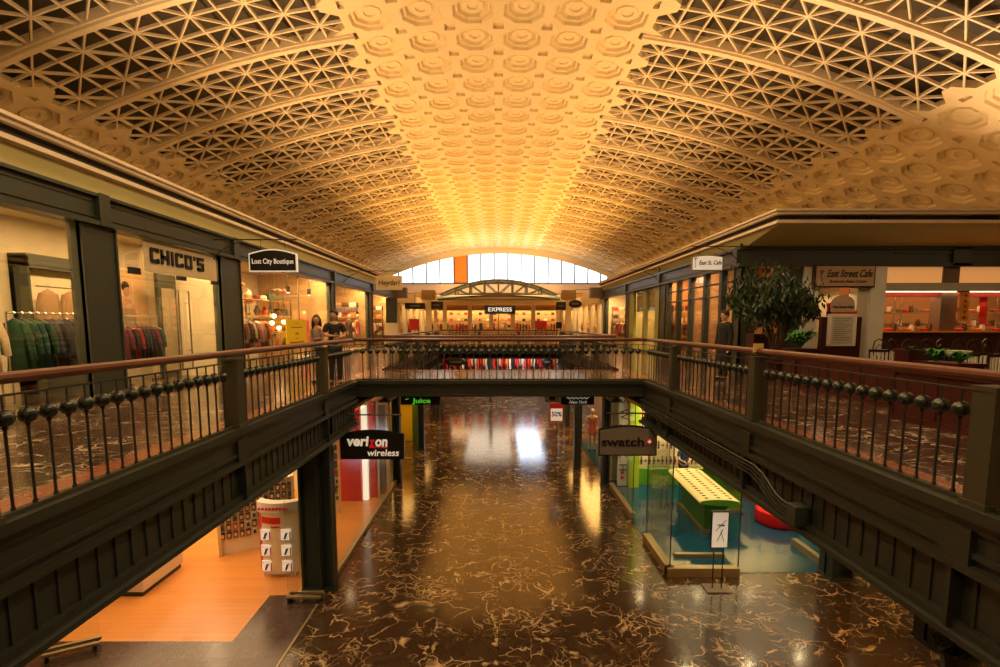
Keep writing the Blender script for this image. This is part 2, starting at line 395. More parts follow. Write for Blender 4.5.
# ------------------------------------------------------------ floors
D = 4.7
fl = struct(MB().box(-27, 29, -8, YW, -.3, 0), 'floor', M['floorlow'])
struct(MB().box(-24, -3.87, -8, 60, 4.45, D), 'floor_upper_left', M['floorup'])
struct(MB().box(3.97, 28, -8, 60, 4.45, D), 'floor_upper_right', M['floorup'])
struct(MB().box(-3.87, 3.97, 13.45, 17.0, 4.4, D+.001), 'floor_bridge', M['floorup'])
struct(MB().box(-3.87, 3.97, 33.2, 60, 4.4, D+.001), 'floor_upper_far', M['floorup'])
struct(MB().box(-3.87, 3.97, -8, -1.0, 4.4, D+.001), 'floor_viewing_bridge', M['floorup'])
for x0, x1, y0, y1 in ((-4.45,-3.87,-8,33), (3.97,4.5,-8,33), (-3.87,3.97,13.45,13.8), (-3.87,3.97,16.6,17.0)):
    struct(MB().box(x0, x1, y0, y1, D, D+.006), 'floor_border', M['floorpink'])
# lower shop ceilings under the decks
for sx in (-1, 1):
    a, q = sorted((sx*4.3, sx*24)); struct(MB().box(a, q, -8, 60, 3.74, 3.84), 'ceiling_lower', M['cream'])
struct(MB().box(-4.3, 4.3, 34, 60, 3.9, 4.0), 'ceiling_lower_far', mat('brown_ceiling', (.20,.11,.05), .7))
# added glowing panels, hidden from view, whose reflection makes the pale floor patches
def panel(x0, x1, y0, y1, m, z=3.88, lab='added glowing panel, reflected in the lower floor'):
    t = thing('reflection_panel', lab, 'ceiling light', ((x0+x1)/2, (y0+y1)/2, z))
    b = MB(); b.box(x0-.06, x1+.06, y0-.06, y1+.06, z-.04, z+.02); part(b, 'frame', M['white'], t)
    b = MB(); b.box(x0, x1, y0, y1, z-.06, z-.035); part(b, 'glow_face', m, t)
panel(1.6, 3.6, 36.5, 47, M['glowc'], lab='added cool white glowing panel, reflected in the lower floor')
panel(-2.6, 1.0, 36.5, 47, mat('pale_panel_glow', (1,1,1), .5, emit=(1,.82,.58), es=2.4), lab='added pale warm glowing panel, reflected in the lower floor')
# ------------------------------------------------------------ balcony girders
tn = [0]
def girder(p, q, inner, stiff=(), ribs=True, deep=True, lip=4.76):
    """p,q: ends in plan at the face toward the opening; inner: unit vector away from the opening"""
    p = Vector((*p, 0)); q = Vector((*q, 0)); d = (q-p); L = d.length; d.normalize(); n = Vector((*inner, 0))
    b = MB()
    def seg(a0, a1, o0, o1, z0, z1):
        A = p+d*a0; B_ = p+d*a1
        b.prism([A+n*o0+Vector((0,0,z0)), A+n*o1+Vector((0,0,z0)), A+n*o1+Vector((0,0,z1)), A+n*o0+Vector((0,0,z1))], B_-A)
    seg(0, L, -.06, .06 if lip < 4.75 else .16, 4.66, lip); seg(0, L, 0, .12, 4.56, 4.66)
    if deep:
        seg(0, L, .03, .12, 4.2, 4.6); seg(0, L, -.01, .10, 4.34, 4.385); seg(0, L, -.05, .12, 4.20, 4.27)
        seg(0, L, .07, .14, 3.7, 4.25); seg(0, L, -.08, .30, 3.60, 3.66); seg(0, L, 0, .2, 3.66, 3.73)
        if ribs:
            k = 0.1
            while k < L: seg(k, k+.03, .052, .08, 3.73, 4.2); k += .22
        for s_ in stiff: seg(s_-.14, s_+.14, -.03, .10, 4.27, 4.58); seg(s_-.02, s_+.02, -.05, .10, 3.66, 4.2)
    else:
        seg(0, L, .02, .12, 4.38, 4.6); seg(0, L, -.03, .2, 4.32, 4.38)
    tn[0] += 1
    return struct(b, 'trim_%d' % tn[0], M['girder'])
girder((-3.80,-1), (-3.80,13.2), (-1,0), [8.25-.0, 11.9], True)
girder((3.92,-1), (3.92,13.5), (1,0), [5.1, 8.75, 12.36])
girder((-3.80,16.9), (-3.80,33.2), (-1,0), [3, 6.6, 10.2, 13.8]); girder((3.92,16.9), (3.92,33.2), (1,0), [3, 6.6, 10.2, 13.8])
girder((-3.87,13.38), (3.97,13.38), (0,1), deep=False)
girder((-3.87,17.05), (3.97,17.05), (0,-1), deep=False, lip=4.701)
girder((-3.87,33.1), (3.97,33.1), (0,1), deep=False)
# ------------------------------------------------------------ railings
BALL = None
def railing(name, label, p, q, inner, posts, per, endpost=True, sup=None):
    p = Vector((*p, D+.06)); q = Vector((*q, D+.06)); d = q-p; L = d.length; d.normalize(); n = Vector((*inner, 0))
    t = thing('balcony_railing', label, 'railing', p, 0, 'railings around the openings')
    o = p+n*.06
    b = MB(); b.tube([o+Vector((0,0,1.09)), o+d*L+Vector((0,0,1.09))], .048, 10); part(b, 'handrail', M['hand'], t, smooth=True)
    b = MB(); b.bar(o+Vector((0,0,.955)), o+d*L+Vector((0,0,.955)), .03, .018); part(b, 'top_rail', M['iron'], t)
    b = MB(); b.bar(o+Vector((0,0,.02)), o+d*L+Vector((0,0,.02)), .06, .03) if 'far edge of the bridge' not in label else b.bar(o+Vector((0,0,-.03)), o+d*L+Vector((0,0,-.03)), .03, .015); part(b, 'bottom_rail', M['post'], t)
    pp = sorted(posts)
    for s_ in pp:
        if not (0 <= s_ <= L): continue
        A = p+d*s_+n*.0
        b = MB(); a = A-d*.1-n*.04; w = d*.2; e = n*.2
        b.prism([a, a+w, a+w+e, a+e], (0,0,.99)); b.prism([a-d*.015-n*.015, a+w+d*.015-n*.015, a+w+d*.015+e+n*.015, a-d*.015+e+n*.015], (0,0,.05))
        b.prism([x+Vector((0,0,.97)) for x in (a-d*.012-n*.012, a+w+d*.012-n*.012, a+w+d*.012+e+n*.012, a-d*.012+e+n*.012)], (0,0,.04))
        part(b, 'post', M['post'], t)
    edges = [-.2]+pp+[L+.2]
    bal = ball = None
    for i in range(len(edges)-1):
        a0 = edges[i]+.1 if i else 0; a1 = edges[i+1]-.1 if i < len(edges)-2 else L
        a0 = max(a0, 0); a1 = min(a1, L)
        if a1-a0 < .15: continue
        k = max(1, round((a1-a0)/.2)-1)
        for j in range(k):
            s_ = a0+(a1-a0)*(j+1)/(k+1); pos = p+d*s_+n*.06
            if bal is None:
                b = MB(); b.tube([(0,0,.02), (0,0,.35), (0,0,.70)], .0125, 6); b.tube([(0,0,.78), (0,0,.95)], .010, 6)
                b.lathe([(.02,.03),(.02,.05),(.013,.07)], n=8); b.lathe([(.012,.68),(.022,.70),(.022,.72)], n=8)
                bal = b.build('baluster', M['iron'], t, smooth=True, world=False)
                b = MB(); b.ball((0,0,.775), .070, 18, 12); ball = b.build('ball_ornament', M['ball'], bal, smooth=True, world=False)
                bal.location = pos-p
            else:
                x = bal.copy(); COL.objects.link(x); x.parent = t; x.location = pos-p
                y = ball.copy(); COL.objects.link(y); y.parent = x
    return t
railing('', 'iron railing with wooden handrail along the near left walkway', (-3.80,1.0), (-3.80,13.12), (-1,0), [2.55, 6.25, 9.9], 16)
railing('', 'iron railing with wooden handrail along the near right walkway by the cafe', (3.96,1.0), (3.96,13.5), (1,0), [3.0, 6.72, 10.38], 16)
railing('', 'iron railing across the near edge of the bridge', (-3.87,13.42), (3.97,13.42), (0,1), [], 16)
railing('', 'iron railing across the far edge of the bridge', (-3.87,17.0), (3.97,17.0), (0,-1), [], 16)
railing('', 'railing along the left side of the second opening, beyond the bridge', (-3.80,17.1), (-3.80,33), (-1,0), [3.2,6.8,10.4,14], 16)
railing('', 'railing along the right side of the second opening, beyond the bridge', (3.92,17.1), (3.92,33), (1,0), [3.2,6.8,10.4,14], 16)
railing('', 'railing across the far end of the second opening', (-3.87,33.2), (3.97,33.2), (0,1), [2.6,5.2], 16)
# ------------------------------------------------------------ lower columns
def column(x, y, z0, z1, w=.3, dpt=.3, m=None, name='column'):
    b = MB(); b.box(x-w/2, x+w/2, y-.03, y+.03, z0, z1); b.box(x-w/2, x-w/2+.05, y-dpt/2, y+dpt/2, z0, z1)
    b.box(x+w/2-.05, x+w/2, y-dpt/2, y+dpt/2, z0, z1); b.box(x-w/2-.02, x+w/2+.02, y-dpt/2-.02, y+dpt/2+.02, z0, z0+.06)
    return struct(b, name, m or M['dark'])
for x in (-4.02, 4.16):
    for y in (11.35 if x < 0 else 30, 19.4 if x < 0 else 19.0, 24.6 if x < 0 else 25.5, 32.6):
        column(-3.86 if (x < 0 and y == 24.6) else x, y, 0, 4.45)
struct(MB().box(3.3,3.6,21.3,21.6,0,4.4), 'column', M['dark'])
struct(MB().box(-.75,-.5,40.5,40.8,0,4.4), 'column', M['dark'])
column(8.42, 11.9, 0, 3.8, .55, .5)
column(-4.38, 11.3, 0, 3.8, .46, .3)
# ------------------------------------------------------------ upper storefront structure
def S3(x0,x1,y0,y1,z0,z1,name,m): return struct(MB().box(min(x0,x1),max(x0,x1),y0,y1,z0,z1), name, m)
def beam_side(X, sx, y0, y1, stiff):
    b = MB(); f = lambda a: X+sx*a
    def seg(a, q, z0, z1, ya=y0, yb=y1): u, v = sorted((f(a), f(q))); b.box(u, v, ya, yb, z0, z1)
    seg(-.10, .3, 8.74, 8.82); seg(0, .2, 8.28, 8.74); seg(-.10, .3, 8.19, 8.28); seg(-.03, .1, 8.34, 8.38); seg(-.02, .1, 8.64, 8.67)
    for s_ in stiff: seg(-.11, .1, 8.2, 8.82, s_-.14, s_+.14)
    tn[0] += 1; return struct(b, 'trim_%d' % tn[0], M['dark2'])
beam_side(-7.9, -1, 2, 38, (10.2, 15.2, 24.3, 31.7)); beam_side(8.1, 1, 17.32, 40, (17.25, 25.4, 32.1, 38.8))
# cornice, slot and sloping fascia; left run, right run, and the run over the cafe
def run(pts, name, m):
    """pts: list of (outer, z) profile -> three swept strips with a mitre at the right-hand corner"""
def strip_l(prof, m, name):
    b = MB(); 
    for (a, z), (a2, z2) in zip(prof, prof[1:]):
        b.poly([(-a,2,z), (-a,38,z), (-a2,38,z2), (-a2,2,z2)])
    return struct(b, name, m, recalc=False)
def strip_r(prof, m, name):
    # prof: (X of the side run, Y of the cafe run, z)
    b = MB()
    for (x, y, z), (x2, y2, z2) in zip(prof, prof[1:]):
        b.poly([(x,40,z), (x,y,z), (x2,y2,z2), (x2,40,z2)]); b.poly([(x,y,z), (28,y,z), (28,y2,z2), (x2,y2,z2)])
    return struct(b, name, m, recalc=False)
strip_l([(7.80,8.80),(7.72,9.10)], M['fascia'], 'cornice_fascia')
strip_l([(7.72,9.10),(7.60,9.12),(7.60,9.20),(7.66,9.22)], M['cornice'], 'cornice_lower')
strip_l([(7.66,9.22),(7.72,9.22),(7.72,9.34),(7.62,9.34)], M['slot'], 'cornice_slot')
strip_l([(7.62,9.34),(7.56,9.36),(7.56,9.42),(7.50,9.44),(7.50,9.50),(8.2,9.52)], M['cornice'], 'cornice_upper')
strip_r([(8.25,17.2,8.80),(8.00,14.65,9.10)], M['fascia'], 'cornice_fascia')
strip_r([(8.00,14.65,9.10),(7.9,14.55,9.12),(7.9,14.55,9.20),(7.96,14.6,9.22)], M['cornice'], 'cornice_lower')
strip_r([(7.96,14.6,9.22),(8.02,14.7,9.22),(8.02,14.7,9.34),(7.92,14.6,9.34)], M['slot'], 'cornice_slot')
strip_r([(7.92,14.6,9.34),(7.86,14.5,9.36),(7.86,14.5,9.42),(7.8,14.45,9.44),(7.8,14.45,9.50),(8.4,15.2,9.52)], M['cornice'], 'cornice_upper')
# dark grilles in the slot over the cafe
for x in (9.6, 13.4):
    b = MB(); 
    for k in range(12): b.box(x+k*.11, x+k*.11+.05, 14.58, 14.66, 9.225, 9.335)
    tag(b.build('vent_grille', M['black']), 'dark vent grille in the cornice slot over the cafe, %s one' % ('first' if x < 10 else 'second'), 'vent')
S3(-24,-7.9,2,38,9.36,9.5,'roof_left',M['cream']); S3(8.2,28,17.1,40,9.36,9.5,'roof_right',M['cream'])
S3(8.1,28,14.9,17.2,9.36,9.5,'roof_cafe',M['cream'])
S3(-24,-7.9,1.6,2,D,9.5,'wall_end_left',M['cream']); 
S3(-24,-8.0,38,38.3,D,9.5,'wall_end_left',mat('wall_amber3', (.50,.30,.13), .7)); S3(8.3,28,40,40.3,D,9.5,'wall_end_right',M['cream'])
# columns: near face toward the viewer, long face toward the hall
def fcol(x, sx, y0, y1, w=.28, z0=D, z1=8.2):
    a, q = sorted((x, x+sx*w)); b = MB(); b.box(a, q, y0, y0+.05, z0, z1); b.box(a, q, y1-.05, y1, z0, z1)
    a2, q2 = sorted((x+sx*.03, x+sx*.10)); b.box(a2, q2, y0, y1, z0, z1); b.box(a, q, y0-.01, y1+.01, z0, z0+.12)
    return struct(b, 'column', M['dark2'])
for y0, y1 in ((9.7,10.6), (14.5,15.6), (24.0,24.5), (30.9,31.8), (37.2,37.9)): fcol(-7.9, -1, y0, y1)
for y0, y1 in ((17.0,17.5), (24.6,25.5), (31.4,32.2), (38.3,39.0)): fcol(8.1, 1, y0, y1)
# shop boxes on the upper left
def shop(x0, x1, y0, y1, wm, z1=8.6, lp=260, lc=SHOPC, nl=1, back=True, open_side=None, ln='shop_and_fill_light'):
    a, q = sorted((x0, x1))
    S3(a, q, y0, y1, z1, z1+.06, 'ceiling_shop', M['cream'])
    if back: far = x0 if abs(x0) > abs(x1) else x1; S3(far, far+(.1 if far > 0 else -.1), y0, y1, D, z1, 'wall_shop', wm)
    for k in range(nl):
        yy = y0+(y1-y0)*(k+.5)/nl
        area(ln, (-8.45 if x0 < 0 else 8.65, yy, z1-.05), (.45, (y1-y0)/nl*.85), lp/nl, lc)
shop(-12.6, -8.0, 2, 15.3, M['wallcream'], lp=900, nl=2)
S3(-12.6,-8.0,15.3,15.5,D,8.6,'wall_shop',M['cream'])
shop(-11.5, -8.0, 15.6, 24.2, M['wallcream'], lp=800, nl=2)
S3(-11.5,-8.2,24.2,24.4,D,8.6,'wall_shop',mat('wall_amber2', (.50,.30,.13), .7))
shop(-12, -8.0, 24.4, 31.2, mat('wall_amber', (.50,.30,.13), .7), lp=600, nl=2)
S3(-12,-8.2,31.3,31.5,D,8.6,'wall_shop',bpy.data.materials['wall_amber'])
shop(-12, -8.0, 31.5, 38, bpy.data.materials['wall_amber'], lp=600, nl=2)
def pane(x, y0, y1, z0=D+.12, z1=8.19, lab='', name='window_pane', m='glass'):
    return struct(MB().box(x-.01, x+.01, y0, y1, z0, z1), name, M[m])
for y0, y1 in ((2,7.9),(7.94,9.7),(15.6,20.2),(20.24,24.0),(24.5,30.9),(31.8,37.2)): pane(-8.0, y0, y1)
for y in (7.92, 20.22): struct(MB().box(-8.02,-7.985,y-.012,y+.012,D,8.19), 'window_joint', M['steel'])
S3(-8.06,-7.94,2,38,D,D+.12,'sill_left',M['dark'])
# bulkhead inside the first shop
S3(-10.8,-10.62,2,15.3,D,8.6,'wall_display',M['cream'])
# ---------------- clothes
def garment(col, kind=0, name='hanging_garment'):
    t = thing(name, 'x', 'clothes'); m = cloth(col)
    b = MB()
    prof = [(.17,-1.0),(.19,-.9),(.15,-.55),(.17,-.3),(.19,-.12),(.14,-.05),(.05,0)] if kind == 0 else [(.24,-.72),(.23,-.6),(.2,-.35),(.215,-.12),(.15,-.04),(.05,.01)]
    n = 14; k0 = 0
    for r, z in prof:
        for j in range(n):
            a = 2*PI*j/n; w = 1+.10*math.sin(5*a+z*3)*(1 if z < -.3 else .3)
            b.v.append((r*1.0*w*math.cos(a), r*.32*w*math.sin(a), z))
    for i in range(len(prof)-1):
        for j in range(n): b.f.append((i*n+j, i*n+(j+1)%n, (i+1)*n+(j+1)%n, (i+1)*n+j)); b.m.append(0)
    b.f.append(tuple(range(n))[::-1]); b.m.append(0); b.f.append(tuple((len(prof)-1)*n+j for j in range(n))); b.m.append(0)
    for s_ in (-1, 1): b.tube([(s_*.15,0,-.08),(s_*.22,.01,-.3),(s_*.24,.03,-.6)], [.06,.055,.045], 8)
    b.build('fabric', m, t, smooth=True, world=False)
    b = MB(); b.tube([(-.17,0,-.07),(0,0,.02),(.17,0,-.07)], .008, 5); b.tube([(0,0,.02),(0,0,.07),(.03,0,.10),(.0,0,.13),(-.02,0,.12)], .005, 5)
    b.build('hanger', M['steel'], t, world=False)
    return t
GC = {'dark red': (.20,.012,.012), 'cream': (.62,.50,.32), 'emerald green': (.004,.05,.026), 'navy': (.012,.016,.045), 'black': (.012,.011,.010),
      'brown': (.11,.045,.02), 'plum': (.10,.015,.03), 'beige': (.42,.32,.2), 'bright red': (.62,.02,.02), 'teal': (.008,.055,.05), 'orange': (.75,.22,.03), 'white': (.75,.7,.6), 'pink': (.7,.2,.2), 'tan': (.30,.17,.08)}
protos = {}
def hang(colname, kind, loc, rz, label, group=None, sc=1):
    k = (colname, kind)
    if k not in protos:
        t = garment(GC[colname], kind); protos[k] = t; t.location = loc; t.rotation_euler = (0,0,rz)
    else: t = dup(protos[k], loc, rz)
    t['label'] = label; t.scale = (sc,)*3
    if group: t['group'] = group
    return t
def rack(p, q, label, z0=D, h=1.78, m='steel', legs=True):
    t = thing('clothes_rack', label, 'clothes rack', (p[0], p[1], z0)); b = MB()
    P, Q = Vector((*p, z0+h)), Vector((*q, z0+h)); b.tube([P, Q], .018, 8); part(b, 'rail', M[m], t, smooth=True)
    for e in (P, Q):
        b = MB(); b.tube([e, Vector((e.x, e.y, z0+.03))], .018, 8); b.bar((e.x-.25, e.y, z0+.03), (e.x+.25, e.y, z0+.03), .04); part(b, 'leg', M[m], t)
    return t
rack((-9.0,8.0), (-9.0,9.0), 'steel rack with dark red and cream clothes at the far left window')
rack((-9.1,9.3), (-9.1,11.6), 'long steel rack with green and navy clothes inside the left shop')
g1 = 'clothes on the long rack behind the left window'
ords = ['first','second','third','fourth','fifth','sixth','seventh','eighth','ninth','tenth','eleventh','twelfth','thirteenth']
seq = ['emerald green','emerald green','teal','emerald green','navy','navy','black','navy','black','brown','beige','teal','black']
ords = ['first','second','third','fourth','fifth','sixth','seventh','eighth','ninth','tenth','eleventh','twelfth','thirteenth']
for i, cn in enumerate(seq): hang(cn, i % 2 if i > 3 else 0, (-9.1, 9.45+i*.165, D+1.66), .25*math.sin(i*3), '%s garment, %s from the near end of the long rack' % (cn, ords[i]), g1, 1.12)
for i, cn in enumerate(['dark red','plum','dark red','cream','cream']): hang(cn, 0, (-9.0, 8.15+i*.17, D+1.66), .2*math.sin(i*2), '%s garment, %s on the short rack at the left edge' % (cn, ords[i]), 'clothes on the short rack at the left edge', 1.1)
# display wall with two jackets, a mirror-dark cabinet and the picture of a model
t = thing('display_cabinet', 'dark green display cabinet holding two beige jackets inside the left shop', 'cabinet', (-10.3,12.2,D))
b = MB(); b.box(-10.6,-10.5,11.0,13.2,D,7.75); b.box(-10.6,-10.2,11.0,11.06,D,7.75); b.box(-10.6,-10.2,13.14,13.2,D,7.75); b.box(-10.6,-10.2,11.0,13.2,7.5,7.8); b.box(-10.6,-9.98,11.0,13.2,D,5.4); part(b, 'frame', M['dark2'], t)
b = MB(); b.box(-10.5,-10.46,11.06,13.14,5.4,7.5); part(b, 'back_panel', M['cream'], t)
b = MB(); b.tube([(-10.1,11.05,7.1),(-10.1,13.15,7.1)], .015, 6); b.tube([(-10.05,11.05,6.35),(-10.05,13.15,6.35)], .015, 6); part(b, 'rail', M['steel'], t)
for i, (yy, cn) in enumerate(((11.35,'tan'),(11.95,'tan'))): hang(cn, 1, (-10.1, yy, 7.02), PI/2, 'tan jacket, %s in the dark green display cabinet' % ords[i], None, 1.05)
rack((-9.5,12.6), (-9.5,14.0), 'steel rack of dark clothes below the picture of a model')
for i in range(8): hang(['plum','black','dark red','black','navy','black','plum','teal'][i], 0, (-9.5, 12.7+i*.17, D+1.5), .2*math.sin(i), '%s garment, %s on the rack below the picture of a model' % (['plum','black','dark red','black','navy','black','plum','teal'][i], ords[i]), 'dark clothes below the picture', .95)
t = thing('poster', 'warm lit picture of a model on the wall of the left shop', 'poster', (-10.45,14.1,6.9))
b = MB(); b.box(-10.615,-10.45,13.75,14.95,6.1,7.75); part(b, 'print_sheet', mat('poster_print', (.78,.50,.26), .4, noise=.25, nscale=1.5), t)
b = MB(); b.ball((-10.44,14.2,7.2), .16, 14, 10, (.12,.8,1.15)); b.prism([(-10.43,13.9,6.15),(-10.43,14.55,6.15),(-10.43,14.47,6.75),(-10.43,14.3,6.98),(-10.43,14.1,6.98),(-10.43,13.95,6.75)], (.01,0,0)); part(b, 'model_figure', M['skin'], t)
b = MB(); b.ball((-10.445,14.18,7.30), .18, 14, 10, (.12,.85,.9)); part(b, 'model_hair', M['hair'], t)
b = MB(); b.prism([(-10.415,13.97,6.15),(-10.415,14.47,6.15),(-10.415,14.41,6.7),(-10.415,14.01,6.7)], (.008,0,0)); part(b, 'model_blouse', cloth((.25,.20,.15)), t)
t = thing('mirror_screen', 'tall dark framed mirror beside the glass doors of the left shop', 'mirror', (-9.6,14.75,D))
b = MB(); b.box(-9.75,-9.65,14.35,15.15,D,7.7); part(b, 'frame', M['dark2'], t)
b = MB(); b.box(-9.65,-9.63,14.45,15.05,D+.2,7.3); part(b, 'glass', mat('mirror', (.5,.45,.38), .05, 1), t)
# glass doors with long pull handles and the shop name
t = thing('glass_doors', 'frameless glass double doors with tall steel pulls under the black letter sign', 'door', (-7.98,13,D))
ya, yb = 11.1, 14.48; ymid = (ya+yb)/2
for a, q in ((ya, ymid-.01), (ymid+.01, yb)):
    b = MB(); b.box(-8.01,-7.98,a,q,D+.05,7.42); o = part(b, 'door', M['glass'], t)
    hy = ymid-.32 if q < ymid+.1 else ymid+.1
    b = MB(); b.tube([(-7.9,hy,5.15),(-7.9,hy,7.1)], .02, 8)
    for zz in (5.6,6.8): b.tube([(-7.9,hy,zz),(-8.0,hy,zz)], .012, 6)
    part(b, 'handle', M['steel'], o)
b = MB(); b.box(-8.01,-7.98,10.62,14.48,7.45,8.19); o = part(b, 'transom', M['cream'] if 0 else M['glass'], t)
for yy in (11.15, ymid, 14.3):
    b = MB(); b.box(-8.03,-7.95,yy-.15,yy+.15,7.36,7.5); part(b, 'patch_fitting', M['black'], t)
b = MB(); b.box(-8.01,-7.98,10.62,11.08,D+.05,7.42); part(b, 'side_light', M['glass'], t)
t = thing('shop_sign', 'square black letters on a pale panel over the glass doors', 'sign', (-7.9,12.9,7.9))
b = MB(); b.box(-7.965,-7.94,11.4,14.3,7.46,8.17); part(b, 'panel', mat('sign_cream', (.62,.50,.30), .5), t)
def block_word(word, Y0_, zc_, w, h, gap, st):
    b = MB(); y_ = Y0_; X_ = -7.935
    def r(a0, a1, z0, z1): b.box(X_, X_+.03, y_+a0*w, y_+a1*w, zc_-h/2+z0*h, zc_-h/2+z1*h)
    sv, su = st/h, st/w
    for ch in word:
        if ch == 'C': r(0,su,.08,.92); r(.08,1,0,sv); r(.08,1,1-sv,1); r(1-su,1,0,.3); r(1-su,1,.7,1)
        elif ch == 'H': r(0,su,0,1); r(1-su,1,0,1); r(0,1,.5-sv/2,.5+sv/2)
        elif ch == 'I': r(0,su,0,1); y_ -= w-st
        elif ch == 'O': r(0,su,.06,.94); r(1-su,1,.06,.94); r(.06,.94,0,sv); r(.06,.94,1-sv,1)
        elif ch == "'": r(0,su*.8,.68,1); y_ -= w-st*.8
        elif ch == 'S': r(0,1,0,sv); r(0,1,1-sv,1); r(0,1,.5-sv/2,.5+sv/2); r(0,su,.5,1); r(1-su,1,0,.5); r(0,su,0,.22); r(1-su,1,.78,1)
        y_ += w+gap
    part(b, 'lettering', M['black'], t)
block_word("CHICO'S", 11.60, 7.84, .285, .34, .085, .075)
# ---------------- hanging signs on brackets
def bracket(t, x0, x1, y, z, m='iron'):
    b = MB(); b.tube([(x0,y,z),(x1,y,z)], .018, 6); s_ = 1 if x1 > x0 else -1
    b.tube([(x0,y,z-.55),(x0+s_*.25,y,z-.28),(x0+s_*.75,y,z-.05)], .014, 6); b.box(min(x0,x0-s_*.05),max(x0,x0-s_*.05),y-.05,y+.05,z-.65,z+.1); part(b, 'bracket', M[m], t)
def hsign(label, x0, x1, y, z0, z1, zb, xw, face, border, arch=.08, both=True):
    cx = (x0+x1)/2
    t = thing('hanging_sign', label, 'sign', (cx, y, z0))
    if xw is not None: bracket(t, xw, x0 if abs(x0) < abs(x1) else x1, y, zb)
    def outline(g):
        n = 10; a, q = x0+g, x1-g
        return [(a,0,z0+g),(q,0,z0+g)]+[(q+(a-q)*i/n, 0, z1-g+arch*math.sin(PI*i/n)) for i in range(n+1)]
    def pr(g, ya, yb): return MB().prism([(x,ya,z) for x,_,z in outline(g)], (0,yb-ya,0))
    part(pr(0, y-.04, y+.04), 'frame', border, t)
    part(pr(.035, y-.05, y+.05), 'board', face, t)
    b = MB()
    for xx in (x0+.25*(x1-x0), x0+.75*(x1-x0)): b.tube([(xx,y,z1),(xx,y,zb)], .006, 5)
    part(b, 'chain', M['iron'], t)
    return t
y = 14.2; a = at(250,272,y=y); q = at(297,250,y=y)
t = hsign('black arched sign with a pale rim hanging over the left walkway', a.x, q.x, y, a.z, q.z-.1, q.z+.28, -7.95, M['black'], M['signw'], .12)
text('Lost City Boutique', 'lettering', .2, M['signw'], ((a.x+q.x)/2, y-.06, (a.z+q.z)/2-.02), (PI/2,0,0), t, .005, .001, width=(q.x-a.x)*.86)
y = 17.1; a = at(691,271,y=y); q = at(723,255,y=y)
t = hsign('small white sign with script lettering hanging at the cafe corner', a.x, q.x, y, a.z, q.z-.05, q.z+.28, 8.1, M['signw'], M['sgrey'], .05)
text('East St. Cafe', 'lettering', .2, M['black'], ((a.x+q.x)/2+.08, y-.06, (a.z+q.z)/2), (PI/2,0,0), t, .005, .003, .3, width=(q.x-a.x)*.72)
b = MB(); xx = a.x+.12; zz = a.z+.1; b.tube([(xx,y-.055,zz),(xx,y-.055,zz+.3)], .008, 5)
for k in range(5): b.tube([(xx,y-.055,zz+.3),(xx+.07*math.cos(k*1.25),y-.055,zz+.3+.05*math.sin(k*1.25)+.01)], .008, 4)
part(b, 'palm_mark', M['black'], t)
# ---------------- boutique clutter
t = thing('display_shelf', 'tall steel shelf of bags and hats in the boutique window', 'shelf', (-9.3,17.6,D))
for yy in (16.0, 18.1, 20.0, 22.0):
    b = MB(); b.box(-9.6,-9.55,yy,yy+.04,D,7.3); b.box(-9.1,-9.05,yy,yy+.04,D,7.3); part(b, 'upright', M['steel'], t)
for zz in (5.3,5.95,6.6,7.2):
    b = MB(); b.box(-9.6,-9.05,16.0,22.04,zz-.03,zz); part(b, 'shelf_board', M['wood'], t)
def bag(col):
    t = thing('handbag', 'x', 'bag'); b = MB(); b.prism([(-.2,-.08,0),(.2,-.08,0),(.16,-.06,.26),(-.16,-.06,.26)], (0,.16,0)); b.build('body', cloth(col), t, world=False, bevel=.02)
    b = MB(); b.tube([(-.1,0,.25),(-.08,0,.4),(0,0,.46),(.08,0,.4),(.1,0,.25)], .012, 6); b.build('handle', M['hair'], t, world=False, smooth=True); return t
def hat(col):
    t = thing('hat', 'x', 'hat'); b = MB(); b.lathe([(.20,0),(.2,.015),(.11,.03),(.10,.13),(.06,.16),(.01,.165)], n=18); b.build('crown', cloth(col), t, world=False, smooth=True)
    b = MB(); b.lathe([(.113,.03),(.113,.06)], n=18); b.build('band', M['hair'], t, world=False); return t
def vase(col):
    t = thing('vase', 'x', 'vase'); b = MB(); b.lathe([(.05,0),(.10,.08),(.11,.16),(.05,.26),(.06,.32),(.04,.32)], n=14); b.build('body', mat('ceramic', col, .2), t, world=False, smooth=True); return t
def flower(col):
    t = thing('paper_flower', 'x', 'decoration'); b = MB()
    for k in range(9):
        a = k*2.4; b.ball((.09*math.cos(a), .09*math.sin(a), .42+.03*math.sin(k*3)), .07, 8, 5, (1,1,.5))
    b.build('petals', cloth(col), t, world=False, smooth=True); b = MB(); b.tube([(0,0,0),(.01,0,.2),(0,0,.4)], .012, 5); b.lathe([(.06,0),(.05,.06)], n=10); b.build('stem', M['leaf2'], t, world=False); return t
makers = [bag, hat, vase, flower]; cnames = list(GC)
cache = {}
rows = ['bottom','second','third','top']
nm = {bag:'handbag', hat:'brimmed hat', vase:'vase', flower:'paper flower'}
for r, zz in enumerate((5.3,5.95,6.6,7.2)):
    for i in range(10):
        mk = makers[(i*7+r*3+i//3) % 4]; cn = cnames[(i*5+r*3) % len(cnames)]
        if r == 3 and i in (2,): mk, cn = flower, 'pink'
        k = (mk, cn); loc = (-9.32, 16.35+i*.6+(.1 if i > 2 else 0), zz)
        if k not in cache: o = mk(GC[cn]); cache[k] = o; o.location = loc; o.rotation_euler = (0,0,PI/2)
        else: o = dup(cache[k], loc, PI/2+.3*math.sin(i+r))
        o['label'] = '%s %s, %s along the %s shelf of the boutique window' % (cn, nm[mk], ords[i], rows[r]); o['group'] = 'goods on the boutique shelf'; o.scale = (1.15,)*3
